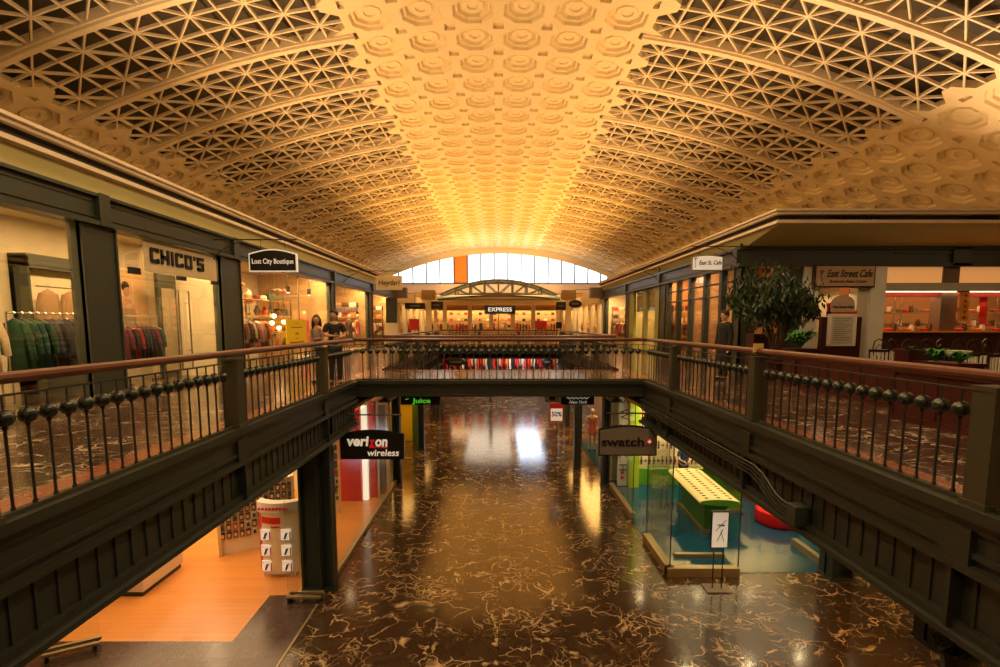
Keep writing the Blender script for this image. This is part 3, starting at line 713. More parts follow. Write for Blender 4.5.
# more clothes and hats hanging nearer the glass
rack((-8.5,16.2), (-8.5,18.3), 'steel rack of flowery clothes just behind the boutique glass')
for i in range(10): cn = ['plum','beige','dark red','teal','cream','brown','pink','beige','dark red','orange'][i]; hang(cn, i % 2, (-8.5, 16.35+i*.2, D+1.66), .3*math.sin(i), '%s garment, %s on the rack behind the boutique glass' % (cn, ords[i]), 'clothes behind the boutique glass')
def bulb(loc, label, r=.09, cord=.5):
    t = thing('globe_lamp', label, 'lamp', loc, group=None); b = MB(); b.ball((0,0,0), r, 14, 10); b.build('globe', M['bulb'], t, world=False, smooth=True)
    b = MB(); b.tube([(0,0,r),(0,0,cord)], .01, 5); b.lathe([(.04,r*.85),(.04,r+.05)], n=10); b.build('stem', M['black'], t, world=False); return t
for k, (u, v) in enumerate(((274,316),(284,322),(272,323),(279,328))):
    p = at(u, v, x=-9.0); bulb(p, ['upper left','right','lower left','lowest'][k]+' of the four glowing globe lamps in the boutique window', .09, 8.6-p.z)
p = at(326, 310, x=-9.2); bulb(p, 'large pale globe lamp glowing behind the couple', .34, 8.6-p.z)
for k, (u, v) in enumerate(((288,289),(309,292))):
    p = at(u, v, x=-8.8); t = thing('track_spotlight', 'black ceiling spotlight %s in the boutique window' % ['at the left','at the right'][k], 'spotlight', p)
    b = MB(); b.lathe([(.07,-.14),(.09,.12),(.03,.16)], p, 12); b.tube([p+Vector((0,0,.15)), (p.x,p.y,8.6)], .015, 6); part(b, 'can', M['black'], t); b = MB(); b.lathe([(.06,-.15),(.06,-.145)], p, 12); part(b, 'lens', M['lampw'], t)
# yellow notice with small print and green cap above it
a = at(286.5,341,x=-7.85); q = at(305.5,317,x=-7.85)
t = thing('notice_board', 'bright yellow notice in the boutique window', 'sign', (-7.85, a.y, D))
y0, y1 = a.y, q.y; zt = D+1.75; zb = D+.8
b = MB(); b.box(-7.86,-7.83,y0,y1,zb,zt); part(b, 'sheet', mat('yellow_card', (.85,.62,.01), .6), t)
b = MB(); b.box(-7.85,-7.82,y0+.1,y0+.14,D,zb); b.box(-7.85,-7.82,y1-.14,y1-.1,D,zb); part(b, 'stand', M['iron'], t)
b = MB()
for zz, w, h in ((zt-.14,.35,.02),(zt-.3,1.1,.035),(zt-.52,.35,.07),(zt-.72,.18,.03),(zt-.86,1.4,.05)):
    cy = (y0+y1)/2; n = max(2, int(w/.09))
    for k in range(n): b.box(-7.829,-7.822,cy-w/2+k*w/n,cy-w/2+(k+.7)*w/n,zz-h,zz)
part(b, 'print', mat('brown_ink', (.30,.12,.01), .6), t)
# mannequins in the third window
def skinned(name, pts, edges, radii, m, parent, root=0, sub=1):
    me = bpy.data.meshes.new(name); me.from_pydata([tuple(p) for p in pts], edges, []); me.materials.append(m)
    o = bpy.data.objects.new(name, me); COL.objects.link(o); o.parent = parent
    o.modifiers.new('skin', 'SKIN'); me.skin_vertices  # created below
    ly = me.skin_vertices[0] if len(me.skin_vertices) else None
    for i, r in enumerate(radii):
        rx, ry = r if isinstance(r, tuple) else (r, r); ly.data[i].radius = (rx, ry); ly.data[i].use_root = (i == root)
    s_ = o.modifiers.new('sub', 'SUBSURF'); s_.levels = sub; s_.render_levels = sub
    return o
# ------------------------------------------------------------ lower level, left: phone shop
def flat(pts, z, name, m, h=.008): return struct(MB().prism([(x,y,z) for x,y in pts], (0,0,h)), name, m)
flat([(-4.06,2),(-4.06,11.05),(-5.3,11.0),(-5.28,9.31),(-24,9.31),(-24,2)], .002, 'floor_apron', M['apron'])
flat([(-24,9.31),(-5.28,9.31),(-5.3,11.0),(-4.12,11.05),(-4.12,19.2),(-24,19.2)], .002, 'floor_wood', M['wood'])
S3(-4.09,-4.05,2,11.1,0,.014,'floor_edge_strip',M['brass'])
S3(-4.16,-4.02,11.6,19.3,0,.11,'sill_lower_left',M['brass'])
struct(MB().box(-4.10,-4.08,11.6,19.2,.11,3.74), 'window_pane', M['gglass'])
S3(-14,-4.2,18.9,19.1,0,3.74,'wall_phone_shop',M['cream']); S3(-14.1,-13.9,2,19,0,3.74,'wall_phone_shop',M['cream'])
S3(-24,-4.85,19.2,34,3.3,3.5,'ceiling_lower',M['cream'])
def downlight(x, y, z, lab, p=60, colr=WARM, r=.09, ang=130):
    t = thing('downlight', lab, 'ceiling light', (x,y,z), group=None)
    b = MB(); b.lathe([(r+.03,-.012),(r+.03,0)], (x,y,z), 16); part(b, 'trim_ring', M['white'], t)
    b = MB(); b.lathe([(r,-.02),(r,-.012)], (x,y,z), 16); part(b, 'lens', M['lampw'], t)
    l = spot('downlight_lamp', (x,y,z-.04), p, colr, ang, .08); return t
g = 0
for x, y in ((-5.4,9.2),(-8.4,13.9),(-5.6,14.2),(-5.4,17.3),(-8.4,17.6),(-8.6,10.0)):
    o = downlight(x, y, 3.74, 'round downlight in the phone shop ceiling', 130); o['group'] = 'downlights of the phone shop'
area('shop_and_fill_light', (-8.5, 13.5, 3.68), (5, 7), 330, (1,.66,.33)); area('shop_and_fill_light', (-6.5, 5, 3.68), (3, 4), 50, (1,.66,.33))
# glass fin on a double rail next to the column, and sliding panels at the left
def glassfin(label, x0, x1, y, h=3.5, y2=None):
    t = thing('glass_screen', label, 'glass screen', ((x0+x1)/2, y, 0)); yy = y if y2 is None else y2
    d = Vector((x1-x0, yy-y, 0)); n = Vector((-d.y, d.x, 0)).normalized()
    for k, o in enumerate((-.10,.10)):
        P = Vector((x0,y,.0))+n*o; b = MB(); b.bar(P+Vector((0,0,.15)), P+d+Vector((0,0,.15)), .07, .05); part(b, 'rail', M['brass'], t)
    for f in (.08,.92):
        P = Vector((x0,y,.06))+d*f; b = MB(); b.bar(P-n*.13, P+n*.13, .06, .12); part(b, 'foot', M['black'], t)
    P = Vector((x0,y,0)); b = MB(); b.prism([P+Vector((0,0,.03))-n*.02, P+d+Vector((0,0,.03))-n*.02, P+d+Vector((0,0,h))-n*.02, P+Vector((0,0,h))-n*.02], n*.02); part(b, 'pane', M['gglass'], t)
glassfin('glass screen on a low double rail beside the black column', -4.78, -4.0, 10.78)
glassfin('glass screen on a low rail at the bottom left under the walkway', -8.5, -7.75, 8.75, 3.6, 9.15)
# counter
t = thing('shop_counter', 'cream counter with a dark plinth on the wooden shop floor', 'counter', (-9.4,11.6,0))
b = MB(); b.box(-10.6,-8.18,10.93,12.4,.13,1.05); part(b, 'body', M['cream'], t); b = MB(); b.box(-10.55,-8.22,10.97,12.36,0,.13); part(b, 'plinth', M['dark'], t)
b = MB(); b.box(-10.65,-8.12,10.87,12.46,1.05,1.1); part(b, 'worktop', M['wood'], t); b = MB(); b.box(-8.9,-8.892,10.92,10.93,.13,1.05); part(b, 'door_gap', M['black'], t)
# accessory racks with packs on hooks
packcols = {'black':(.012,.012,.014),'grey':(.16,.15,.14),'red':(.45,.02,.02),'white':(.6,.56,.5),'dark blue':(.02,.03,.09)}
packs = {}
def pack(cn):
    t = thing('phone_case_pack', 'x', 'pack'); b = MB(); b.box(-.05,.05,-.015,.015,-.2,-.03); b.build('card', mat('pack_'+cn, packcols[cn], .35), t, world=False)
    b = MB(); b.box(-.032,.032,-.028,-.015,-.17,-.07); b.build('phone_case', M['dark'] if cn in ('white','grey') else M['steel'], t, world=False)
    b = MB(); b.tube([(0,.05,.0),(0,-.03,-.0),(0,-.03,-.04)], .004, 4); b.build('hook', M['steel'], t, world=False); return t
def arack(label, x0, y0, x1, y1, h, rows, n, glab, zlo=.35):
    t = thing('accessory_rack', label, 'rack', (x0,y0,0)); P = Vector((x0,y0,0)); d = Vector((x1-x0,y1-y0,0)); nn = Vector((d.y,-d.x,0)).normalized()
    b = MB(); b.prism([P, P+d, P+d-nn*.06, P-nn*.06], (0,0,h)); part(b, 'back_panel', M['cream'], t)
    for e in (0, 1):
        Q = P+d*e; b = MB(); b.prism([Q-d.normalized()*.04+nn*.1, Q+d.normalized()*.04+nn*.1, Q+d.normalized()*.04-nn*.12, Q-d.normalized()*.04-nn*.12], (0,0,h+.04)); part(b, 'side_post', mat('light_wood', (.68,.48,.24), .5), t)
    b = MB(); b.bar(P+nn*.02+Vector((0,0,h)), P+d+nn*.02+Vector((0,0,h)), .14, .05); part(b, 'top_board', M['cream'], t)
    ang = math.atan2(d.y, d.x)
    for r in range(rows):
        z = h-.12-(h-.12-zlo)*r/rows
        for i in range(n):
            cn = random.choice(['black','black','black','grey','red','white','dark blue','black'])
            loc = P+d*((i+.5)/n)+nn*.045+Vector((0,0,z))
            if cn not in packs: o = pack(cn); packs[cn] = o; o.location = loc; o.rotation_euler = (0,0,ang)
            else: o = dup(packs[cn], loc, ang)
            sc = (h-zlo)/rows/.23; o.scale = (min(sc, d.length/n/.115),)*3
            o['label'] = 'small %s phone case pack hooked on the %s' % (cn, glab); o['group'] = '%s packs on the %s' % (cn, glab)
arack('wide accessory rack of dark phone cases behind the red and white display', -7.55, 13.0, -5.9, 13.9, 1.95, 6, 12, 'front accessory rack', .45)
arack('long accessory wall at the back of the phone shop', -9.6, 18.3, -5.5, 18.3, 2.7, 6, 18, 'back accessory wall', .9)
arack('narrow accessory rack between the black column and the red panel', -5.8, 15.9, -5.3, 16.15, 2.5, 7, 4, 'narrow accessory rack', .4)
b = MB(); b.prism([(-5.85,15.78,2.55),(-5.25,16.05,2.55),(-5.25,16.05,2.85),(-5.85,15.78,2.85)], (.02,-.03,0)); tag(b.build('header_board', M['red']), 'red header board above the narrow accessory rack', 'sign')
# phone display stand
t = thing('phone_display_stand', 'red and white curved display stand with six phones', 'display stand', (-5.45,11.85,0))
cx, cy, hw = -5.46, 11.95, .47
def curve(z, off=0, a0=-1, a1=1, n=10): return [(cx+hw*(a0+(a1-a0)*i/n), cy-.16*(1-(a0+(a1-a0)*i/n)**2)-off, z) for i in range(n+1)]
def cslab(z0, z1, off, th, a0=-1, a1=1, n=10):
    f = curve(z0, off, a0, a1, n); bk = [(x, y+th, z) for x, y, z in f][::-1]; return MB().prism(f+bk, (0,0,z1-z0))
part(cslab(.12,1.68,0,.14), 'front_panel', M['cream'], t); part(cslab(.12,1.62,.012,.02,-1,-.86,2), 'red_edge', M['red'], t)
b = MB(); b.box(cx-.4,cx+.4,cy-.05,cy+.2,0,.12); part(b, 'base', M['white'], t)
part(cslab(1.68,1.93,.05,.26,-1.06,1.06), 'header', M['white'], t); part(cslab(1.4,1.56,.014,.02,-.8,.25,4), 'title_panel', M['red'], t)
b = MB()
for k in range(9): b.box(cx-.38+k*.085,cx-.33+k*.085,cy-.235,cy-.20,1.77,1.83)
part(b, 'header_print', M['red'], t); part(cslab(1.30,1.34,.014,.02,-.25,.2,3), 'text_line', M['red'], t)
for r in range(3):
    for k in (0, 1):
        xx = cx+(-.26 if k == 0 else .24); zz = 1.12-r*.40; yy = cy-.16*(1-((xx-cx)/hw)**2)-.02
        b = MB(); b.box(xx-.12,xx+.12,yy-.02,yy+.01,zz-.13,zz+.14); o = part(b, 'phone_card', M['signw'], t)
        b = MB(); b.bar((xx-.02,yy-.03,zz-.09),(xx+.03,yy-.05,zz+.06), .075, .02); part(b, 'phone', M['black'], o)
        b = MB(); b.box(xx+.09,xx+.12,yy-.025,yy-.02,zz-.13,zz+.08); b.lathe([(.02,0),(.02,.004)], (xx-.08,yy-.025,zz+.1), 8); part(b, 'red_mark', M['red'], o)
# red panel, lit panel and blue-grey panel toward the end of the shop
def slab(name, label, cat, x0, x1, y0, y1, z0, z1, m, extra=None):
    b = MB(); b.box(x0,x1,y0,y1,z0,z1); o = b.build(name, m, bevel=.01); return tag(o, label, cat)
slab('red_display_panel', 'tall red panel at the end of the phone shop window', 'panel', -5.6,-4.85,17.2,17.4,0,3.3,M['red'])
slab('light_box', 'narrow glowing white light box beside the tall red panel', 'light box', -4.83,-4.66,17.3,17.5,0,3.4,mat('lightbox', (1,1,1), .5, emit=(1,.9,.7), es=1.0))
slab('red_display_panel', 'second, narrower red panel right of the glowing light box', 'panel', -4.64,-4.42,17.6,17.8,0,3.5,M['red'])
slab('grey_display_panel', 'blue-grey panel at the far corner of the phone shop', 'panel', -4.40,-4.18,18.0,18.2,0,3.3,mat('bluegrey', (.25,.28,.35), .4))
# ------------------------------------------------------------ juice shop front further along on the left
slab('yellow_panel', 'bright yellow wall panel under the green-lettered sign', 'panel', -5.25,-4.62,26.5,26.7,0,3.28,M['yellow'])
slab('orange_shelf', 'orange ledge across the yellow panel', 'shelf', -5.2,-4.65,26.3,26.51,2.1,2.25,M['orange'])
slab('green_post', 'lime green post right of the yellow panel', 'post', -4.45,-4.18,25.4,25.6,0,4.3,mat('dim_green', (.10,.20,.02), .5))
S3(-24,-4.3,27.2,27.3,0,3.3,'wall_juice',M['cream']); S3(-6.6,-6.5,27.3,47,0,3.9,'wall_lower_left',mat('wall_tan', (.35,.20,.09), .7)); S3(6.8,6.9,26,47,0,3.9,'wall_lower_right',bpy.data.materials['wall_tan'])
a = at(401,404.5,y=16.6); q = at(440,394,y=16.6)
t = thing('hanging_sign', 'black sign with green letters hanging under the bridge', 'sign', (-3,16.6,a.z))
b = MB(); b.box(a.x,q.x,16.56,16.64,a.z,q.z); part(b, 'board', M['black'], t)
text('Juice', 'lettering', .22, mat('green_neon', (.1,.8,.05), .5, emit=(.15,1,.05), es=.35), ((a.x+q.x)/2+.05,16.55,(a.z+q.z)/2-.05), (PI/2,0,0), t, .005, .006, width=.62)
b = MB(); b.bar((a.x+.16,16.55,a.z+.17),(a.x+.27,16.55,a.z+.21), .03, .01); part(b, 'mark', mat('green_neon2', (.1,.8,.05), .5, emit=(.15,1,.05), es=.8), t)
b = MB(); b.tube([(a.x+.2,16.6,q.z),(a.x+.2,16.6,4.4)], .012, 5); b.tube([(q.x-.2,16.6,q.z),(q.x-.2,16.6,4.4)], .012, 5); part(b, 'hanger', M['iron'], t)
# ------------------------------------------------------------ phone shop and watch shop signs
y = 12.5; a = at(341,459,y=y); q = at(404,433,y=y)
t = hsign('black sign with white and red lettering hanging below the left walkway', a.x, q.x, y, a.z, q.z-.02, 3.98, None, M['black'], M['black'], .10)
b = MB(); b.tube([(-3.98,12.5,3.98),(-2.45,12.5,3.98)], .02, 6); part(b, 'bracket', M['iron'], t)
cxs = (a.x+q.x)/2; zt = a.z+.47; vw = .33
text('veri', 'lettering', .36, M['signw'], (cxs-.36,y-.065,zt), (PI/2,0,0), t, .005, .012, .12, width=.56)
text('z', 'red_letter', .36, mat('verizon_red', (.6,.01,.01), .5, emit=(.8,.02,.02), es=.25), (cxs-.0,y-.065,zt-.02), (PI/2,0,0), t, .005, .014, .12, width=.16)
text('on', 'lettering', .36, M['signw'], (cxs+.24,y-.065,zt-.01), (PI/2,0,0), t, .005, .012, .12, width=.31)
b = MB(); b.bar((cxs-.07,y-.06,zt-.155),(cxs+.4,y-.06,zt-.155), .01, .03); part(b, 'underline', bpy.data.materials['verizon_red'], t)
text('wireless', 'lettering', .24, M['signw'], (cxs+.28,y-.065,a.z+.17), (PI/2,0,0), t, .005, .003, .12, width=.80)
a = at(598,455.5,y=y); q = at(657,428,y=y)
t = hsign('grey sign with a small red cross square hanging below the right walkway', a.x, q.x, y, a.z, q.z-.02, 4.02, None, M['sgrey'], M['black'], .09)
b = MB(); b.tube([(4.1,12.5,4.02),(2.75,12.5,4.02)], .02, 6); part(b, 'bracket', M['iron'], t)
text('swatch', 'lettering', .32, M['black'], ((a.x+q.x)/2-.13,y-.065,(a.z+q.z)/2), (PI/2,0,0), t, .005, .006, width=1.08)
b = MB(); rx, rz = q.x-.2, (a.z+q.z)/2+.02; b.box(rx-.08,rx+.08,y-.07,y-.05,rz-.08,rz+.08); part(b, 'red_square', M['red'], t)
b = MB(); b.box(rx-.05,rx+.05,y-.078,y-.068,rz-.016,rz+.016); b.box(rx-.016,rx+.016,y-.079,y-.069,rz-.05,rz+.05); part(b, 'white_cross', M['signw'], t)
# ------------------------------------------------------------ watch shop
flat([(4.28,12.02),(8.6,12.1),(8.6,26),(4.28,26)], .002, 'floor_blue', M['blue']); flat([(8.6,12.1),(15,12.1),(15,26),(8.6,26)], .002, 'floor_blue', M['blue'])
S3(4.3,15,19.6,19.7,0,3.74,'wall_watch_shop',M['cream']); S3(14.9,15,12.1,19.7,0,3.74,'wall_watch_shop',M['cream'])
def gbase(x0,x1,y0,y1,h=.2,pane=None):
    S3(x0,x1,y0,y1,0,h,'sill_glass_wall',M['brass'])
    if pane: struct(MB().box(*pane,h,3.74), 'window_pane', M['gglass'])
gbase(4.25,4.42,15.6,18.7,.2,(4.325,4.34,15.6,18.7)); gbase(4.2,4.4,11.9,14.0,.22,(4.29,4.305,11.95,14.0)); gbase(4.2,6.0,11.86,12.06,.22,(4.3,6.0,11.95,11.965))
gbase(8.35,8.5,12.1,13.7,.2,(8.42,8.435,12.1,13.7)); gbase(4.75,6.1,12.9,13.02,.1)
for xx, yy in ((4.29,13.99),(4.29,11.96),(6.0,11.96),(4.33,15.6)): struct(MB().box(xx-.012,xx+.012,yy-.012,yy+.012,.2,3.74), 'window_joint', M['dark'])
t = thing('glass_door', 'open frameless glass door with steel handle into the watch shop', 'door', (4.75,14.3,0))
b = MB(); b.prism([(4.4,14.0,.05),(5.15,14.75,.05),(5.15,14.75,2.6),(4.4,14.0,2.6)], (.012,-.012,0)); part(b, 'door_leaf', M['gglass'], t)
for o in (.05,-.07):
    b = MB(); b.tube([(5.0+o,14.6-o,.8),(5.0+o,14.6-o,1.6)], .02, 8); part(b, 'handle', M['steel'], t, smooth=True)
a = at(617,487,y=18.9); q = at(629,395,y=18.9)
t = thing('vertical_banner', 'tall cream banner with vertical black letters beside the lime green pillar', 'banner', (4.7,18.9,0))
b = MB(); b.box(a.x,q.x,18.88,18.95,.02,3.72); part(b, 'panel', M['white'], t)
for k, ch in enumerate('SWATCH'): text(ch, 'lettering', .42, M['black'], ((a.x+q.x)/2,18.87,3.35-k*.52), (PI/2,PI/2,0), t, .004, 0)
b = MB()
for zz in (.28,.48): b.box(a.x+.12,q.x-.12,18.865,18.88,zz,zz+.13)
part(b, 'red_squares', M['red'], t)
slab('green_pillar', 'lime green pillar at the left end of the watch wall', 'pillar', 5.0,5.4,18.7,19.1,0,3.74,mat('acid_green', (.42,.62,.02), .5))
t = thing('watch_wall', 'yellow-white watch display wall with a green base', 'display wall', (7.2,19.3,0))
b = MB(); b.box(5.4,12.5,19.2,19.5,.62,3.74); part(b, 'display_board', mat('watch_board', (.85,.70,.38), .5), t)
b = MB(); b.box(5.4,12.5,19.05,19.5,0,.62); part(b, 'base_cabinet', M['dgreen'], t)
for k in range(8): b = MB(); b.box(5.95+k*.75,5.97+k*.75,19.18,19.2,.62,3.74); part(b, 'divider', M['dark'], t)
for r in range(3):
    b = MB(); b.box(5.4,12.5,19.17,19.2,.72+r*.62,.735+r*.62); part(b, 'ledge', M['cream'], t)
wcols = [('black',(.02,.02,.02)),('red',(.5,.02,.02)),('brown',(.2,.07,.03)),('white',(.7,.66,.6)),('blue',(.03,.08,.3))]
wp = []
for n_, cc in wcols:
    w = thing('wristwatch', 'x', 'watch'); b = MB(); b.box(-.02,.02,-.01,0,-.13,.13); b.build('strap', mat('strap_'+n_, cc, .5), w, world=False); b = MB(); b.lathe([(.04,0),(.04,.02),(.03,.025)], n=10); o = b.build('dial', M['steel'], w, world=False); o.rotation_euler = (PI/2,0,0); o.location = (0,-.005,0); wp.append(w)
used = set()
for r in range(4):
    for i in range(24):
        k = (i*3+r*2+(i//4)) % 5; loc = (5.6+i*.165, 19.165, .95+r*.62)
        if loc[0] > 9.6: continue
        if k not in used: o = wp[k]; o.location = loc; used.add(k)
        else: o = dup(wp[k], loc)
        o.scale = (1.25,)*3; o['label'] = 'wristwatch with %s strap on the watch display wall' % wcols[k][0]; o['group'] = '%s strap watches on the wall' % wcols[k][0]
area('watch_wall_fill', (8.5, 18.2, 3.6), (6, .3), 150, (1,.80,.46), (math.radians(50),0,0))  # added unseen strip to brighten the watch wall
# surfboard-shaped counter
def surf(label, x0, y0, x1, y1, w, th, z, base, bm):
    t = thing('display_counter', label, 'counter', (x0,y0,0)); P = Vector((x0,y0,z)); Q = Vector((x1,y1,z)); d = (Q-P).normalized(); n = Vector((d.y,-d.x,0)); NN = 24
    def ringp(C, s_): return [C+n*(w/2*s_*math.cos(2*PI*i/NN))+Vector((0,0,th/2*s_*math.sin(2*PI*i/NN))) for i in range(NN)]
    b = MB(); A = ringp(P,1); B_ = ringp(Q,1)
    for i in range(NN): j = (i+1)%NN; b.poly([A[i],A[j],B_[j],B_[i]])
    part(b, 'top', mat('counter_top', (.85,.68,.32), .35, noise=.15), t, smooth=True)
    for C, rr, s_ in ((P,A,-1),(Q,B_,1)):
        b = MB(); b.prism([x-d*.004*1 for x in ringp(C,.93)], d*s_*.02); part(b, 'end_cap', M['dgreen'], t)
        b = MB()
        IN = ringp(C,.93)
        for i in range(NN): j = (i+1)%NN; b.poly([rr[i],rr[j],IN[j],IN[i]])
        part(b, 'rim', M['cream'], t)
    f0, f1, bw = base; A = P+d*((Q-P).length*f0); B_ = P+d*((Q-P).length*f1); A.z = B_.z = 0
    b = MB(); b.prism([A-n*bw, A+n*bw, B_+n*bw, B_-n*bw], (0,0,z-.1)); part(b, 'base', bm, t)
    b = MB(); b.prism([A-n*(bw+.08)-d*.05, A+n*(bw+.08)-d*.05, B_+n*(bw+.08)+d*.05, B_-n*(bw+.08)+d*.05], (0,0,.12)); part(b, 'plinth', M['brass'], t)
    b = MB(); L = (Q-P).length
    for i in range(int(L/.22)):
        for s_ in (-.28,0,.28):
            c_ = P+d*(.15+i*.22)+n*(s_*w)+Vector((0,0,th/2*math.sqrt(1-(2*s_)**2)+.002)); b.bar(c_-n*.05, c_+n*.05, .05, .02)
    part(b, 'watch_rows', M['hair'], t); return t
surf('large surfboard-shaped watch counter on a green base', 6.5, 14.2, 6.65, 17.4, 1.2, .20, 1.05, (.10,.8,.32), M['dgreen'])
surf('smaller watch counter behind the surfboard-shaped one', 7.9, 15.9, 7.75, 18.3, .8, .18, 1.15, (.1,.9,.2), M['dgreen'])
slab('brown_cabinet', 'reddish brown cabinet behind the watch counters', 'cabinet', 8.9,9.8,17.0,17.8,0,1.35,mat('brown_wood', (.30,.09,.03), .4))
t = thing('round_pouf', 'bright red round seat on the blue floor', 'seat', (8.75,15.1,0)); b = MB(); b.lathe([(.62,.02),(.66,.08),(.66,.42),(.6,.5),(.1,.52)], (8.85,15.3,0), 28); part(b, 'cushion', mat('pouf_red', (.85,.01,.01), .5), t, smooth=True)
b = MB(); b.lathe([(.58,0),(.58,.03)], (8.85,15.3,0), 28); part(b, 'base', M['black'], t)
slab('floor_light_strip', 'low cream step on the blue floor', 'step', 6.0,7.2,13.3,13.45,.01,.12,M['white']) if 0 else None
# easel sign on the marble
t = thing('easel_sign', 'framed poster on a two-legged stand outside the watch shop', 'sign', (5.15,11.3,0))
b = MB(); b.box(4.98,5.4,11.28,11.32,1.02,1.92); part(b, 'frame', M['black'], t); b = MB(); b.box(5.01,5.37,11.265,11.28,1.05,1.89); part(b, 'poster', M['signw'], t)
b = MB(); b.lathe([(.09,0),(.09,.005)], (5.2,11.258,1.6), 12); b.bar((5.12,11.26,1.2),(5.25,11.26,1.5), .04, .005); b.bar((5.28,11.26,1.2),(5.2,11.26,1.45), .05, .005); b.bar((5.08,11.26,1.45),(5.32,11.26,1.72), .03, .005); part(b, 'figure_print', mat('poster_dark', (.06,.08,.12), .5), t)
for xx in (5.08,5.30): b = MB(); b.tube([(xx,11.3,.03),(xx,11.3,1.05)], .015, 6); part(b, 'leg', M['black'], t)
b = MB(); b.box(4.9,5.48,11.1,11.5,0,.03); part(b, 'base_plate', M['sgrey'], t)
for x, y in ((5.18,17.35),(7.2,13.4),(9.0,14.0),(7.3,17.4),(9.2,17.4),(5.3,13.2)):
    o = downlight(x, y, 3.74, 'round downlight in the watch shop ceiling', 170); o['group'] = 'downlights of the watch shop'
for x, y in ((12.5,9.6),(14.0,10.8),(11.2,7.5),(8.2,5.5),(6.6,8.6),(13.5,7.8)):
    o = downlight(x, y, 3.74, 'round downlight in the ceiling under the right walkway', 260, AMB); o['group'] = 'downlights under the right walkway'
area('shop_and_fill_light', (8, 16, 3.68), (5, 5), 90, (1,.76,.42)); area('shop_and_fill_light', (10, 6, 3.68), (5, 6), 120, (1,.6,.25))
S3(15,15.1,2,12,0,3.74,'wall_lower_right',M['wallcream'])
# conduits bending down into a junction box on the right girder
t = thing('conduit_run', 'bundle of grey conduits bending into a junction box on the right girder', 'conduit', (3.84,5.9,3.9))
for k in range(4):
    z0 = 4.17-k*.055; b = MB(); b.tube([(3.82,13.2,z0),(3.82,8.4,z0),(3.82,7.3+k*.04,z0),(3.82,7.05+k*.04,z0-.05),(3.82,6.7+k*.03,z0-.22),(3.82,6.52+k*.02,z0-.26),(3.82,6.3,z0-.27)], .015, 8); part(b, 'pipe', M['girder'], t, smooth=True)
b = MB(); b.box(3.76,3.95,6.12,6.32,3.70,3.96); part(b, 'junction_box', M['dark'], t, bevel=.01)
# signs and goods in the far lower hall
a = at(561,405,y=16.6); q = at(594,394,y=16.6)
t = thing('hanging_sign', 'black shop sign with white script under the right side of the bridge', 'sign', (3,16.6,a.z)); b = MB(); b.box(a.x,q.x,16.56,16.64,a.z,q.z+.1); part(b, 'board', M['black'], t); b = MB(); b.box(a.x,q.x,16.55,16.56,a.z,a.z+.03); part(b, 'rim', M['steel'], t)
text('Mary Jane', 'lettering', .2, M['signw'], ((a.x+q.x)/2,19.94,(a.z+q.z)/2), (PI/2,0,0), t, .004, 0, .4, width=.9) if 0 else None
b = MB()
text('New York', 'lettering', .14, M['signw'], ((a.x+q.x)/2,16.55,a.z+.10), (PI/2,0,0), t, .004, 0, .4, width=.6)
for r, w in ((.24,.75),):
    pts = [((a.x+q.x)/2-w/2+w*i/16, 16.54, a.z+r+.03*math.sin(i*2.1)) for i in range(17)]; b.tube(pts, .010, 4)
part(b, 'script_line', M['signw'], t); b = MB(); b.tube([(a.x+.2,16.6,q.z+.1),(a.x+.2,16.6,4.4)], .01, 5); b.tube([(q.x-.2,16.6,q.z+.1),(q.x-.2,16.6,4.4)], .01, 5); part(b, 'hanger', M['iron'], t)
a = at(549.5,422,y=22); q = at(563.5,403,y=22)
t = thing('sale_sign', 'red and white 50% sale sign on a thin stand', 'sign', (2.6,22,0)); b = MB(); b.box(a.x,q.x,21.98,22.02,a.z,q.z); part(b, 'board', M['red'], t); b = MB(); b.box(a.x+.05,q.x-.05,21.965,21.98,a.z+.06,q.z-.25); part(b, 'panel', M['signw'], t)
text('50%', 'numerals', .3, M['black'], ((a.x+q.x)/2,21.96,(a.z+q.z)/2-.08), (PI/2,0,0), t, .004, .008, width=.46)
b = MB(); b.tube([((a.x+q.x)/2,22.03,.02),((a.x+q.x)/2,22.03,a.z+.2)], .02, 6); b.lathe([(.22,0),(.2,.03)], ((a.x+q.x)/2,22.03,0), 14); part(b, 'stand', M['iron'], t)
a = at(545,402,y=16.9); q = at(559,393,y=16.9); t = thing('poster_board', 'small pale poster board behind the 50% sign', 'poster', (1.9,16.9,a.z)); b = MB(); b.box(a.x,q.x,16.88,16.92,a.z,q.z+.3); part(b, 'sheet', M['white'], t); b = MB(); b.ball(((a.x+q.x)/2,16.87,(a.z+q.z)/2), .11, 10, 8, (1,.1,1)); part(b, 'print', M['dred'], t); b = MB(); b.tube([((a.x+q.x)/2,16.9,q.z+.3),((a.x+q.x)/2,16.9,4.4)], .01, 5); part(b, 'hanger', M['iron'], t)
rack((-5.2,46.4), (5.8,46.4), 'very long clothes rack across the far lower shop', 0, 3.6)
cs = ['bright red','white','bright red','orange','cream','bright red','black','pink','orange','bright red','beige','dark red']
for i in range(44): cn = cs[(i*5+i//3) % 12]; hang(cn, i % 2, (-5+i*.245, 46.4, 3.5-.3*(i % 3 == 1)), PI/2-.2+.2*math.sin(i), '%s garment on the very long rack in the far lower shop' % cn, '%s clothes in the far lower shop' % cn, 1.5)
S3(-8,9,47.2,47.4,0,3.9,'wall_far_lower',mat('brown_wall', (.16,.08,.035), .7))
slab('reflection_blocker', 'added brown block keeping the far lower clothes out of the floor reflection', 'counter', -5,6,44,44.8,0,1.85,mat('blocker_brown', (.16,.07,.025), .5))  # added so the glossy floor reflects brown instead of the clothes
area('shop_and_fill_light', (0, 45.5, 3.85), (12, 1.2), 420, (1,.62,.3)); area('shop_and_fill_light', (-5.2, 28, 3.25), (1.6, 9), 200, AMB); area('shop_and_fill_light', (5.4, 28, 3.7), (1.6, 9), 420, AMB)
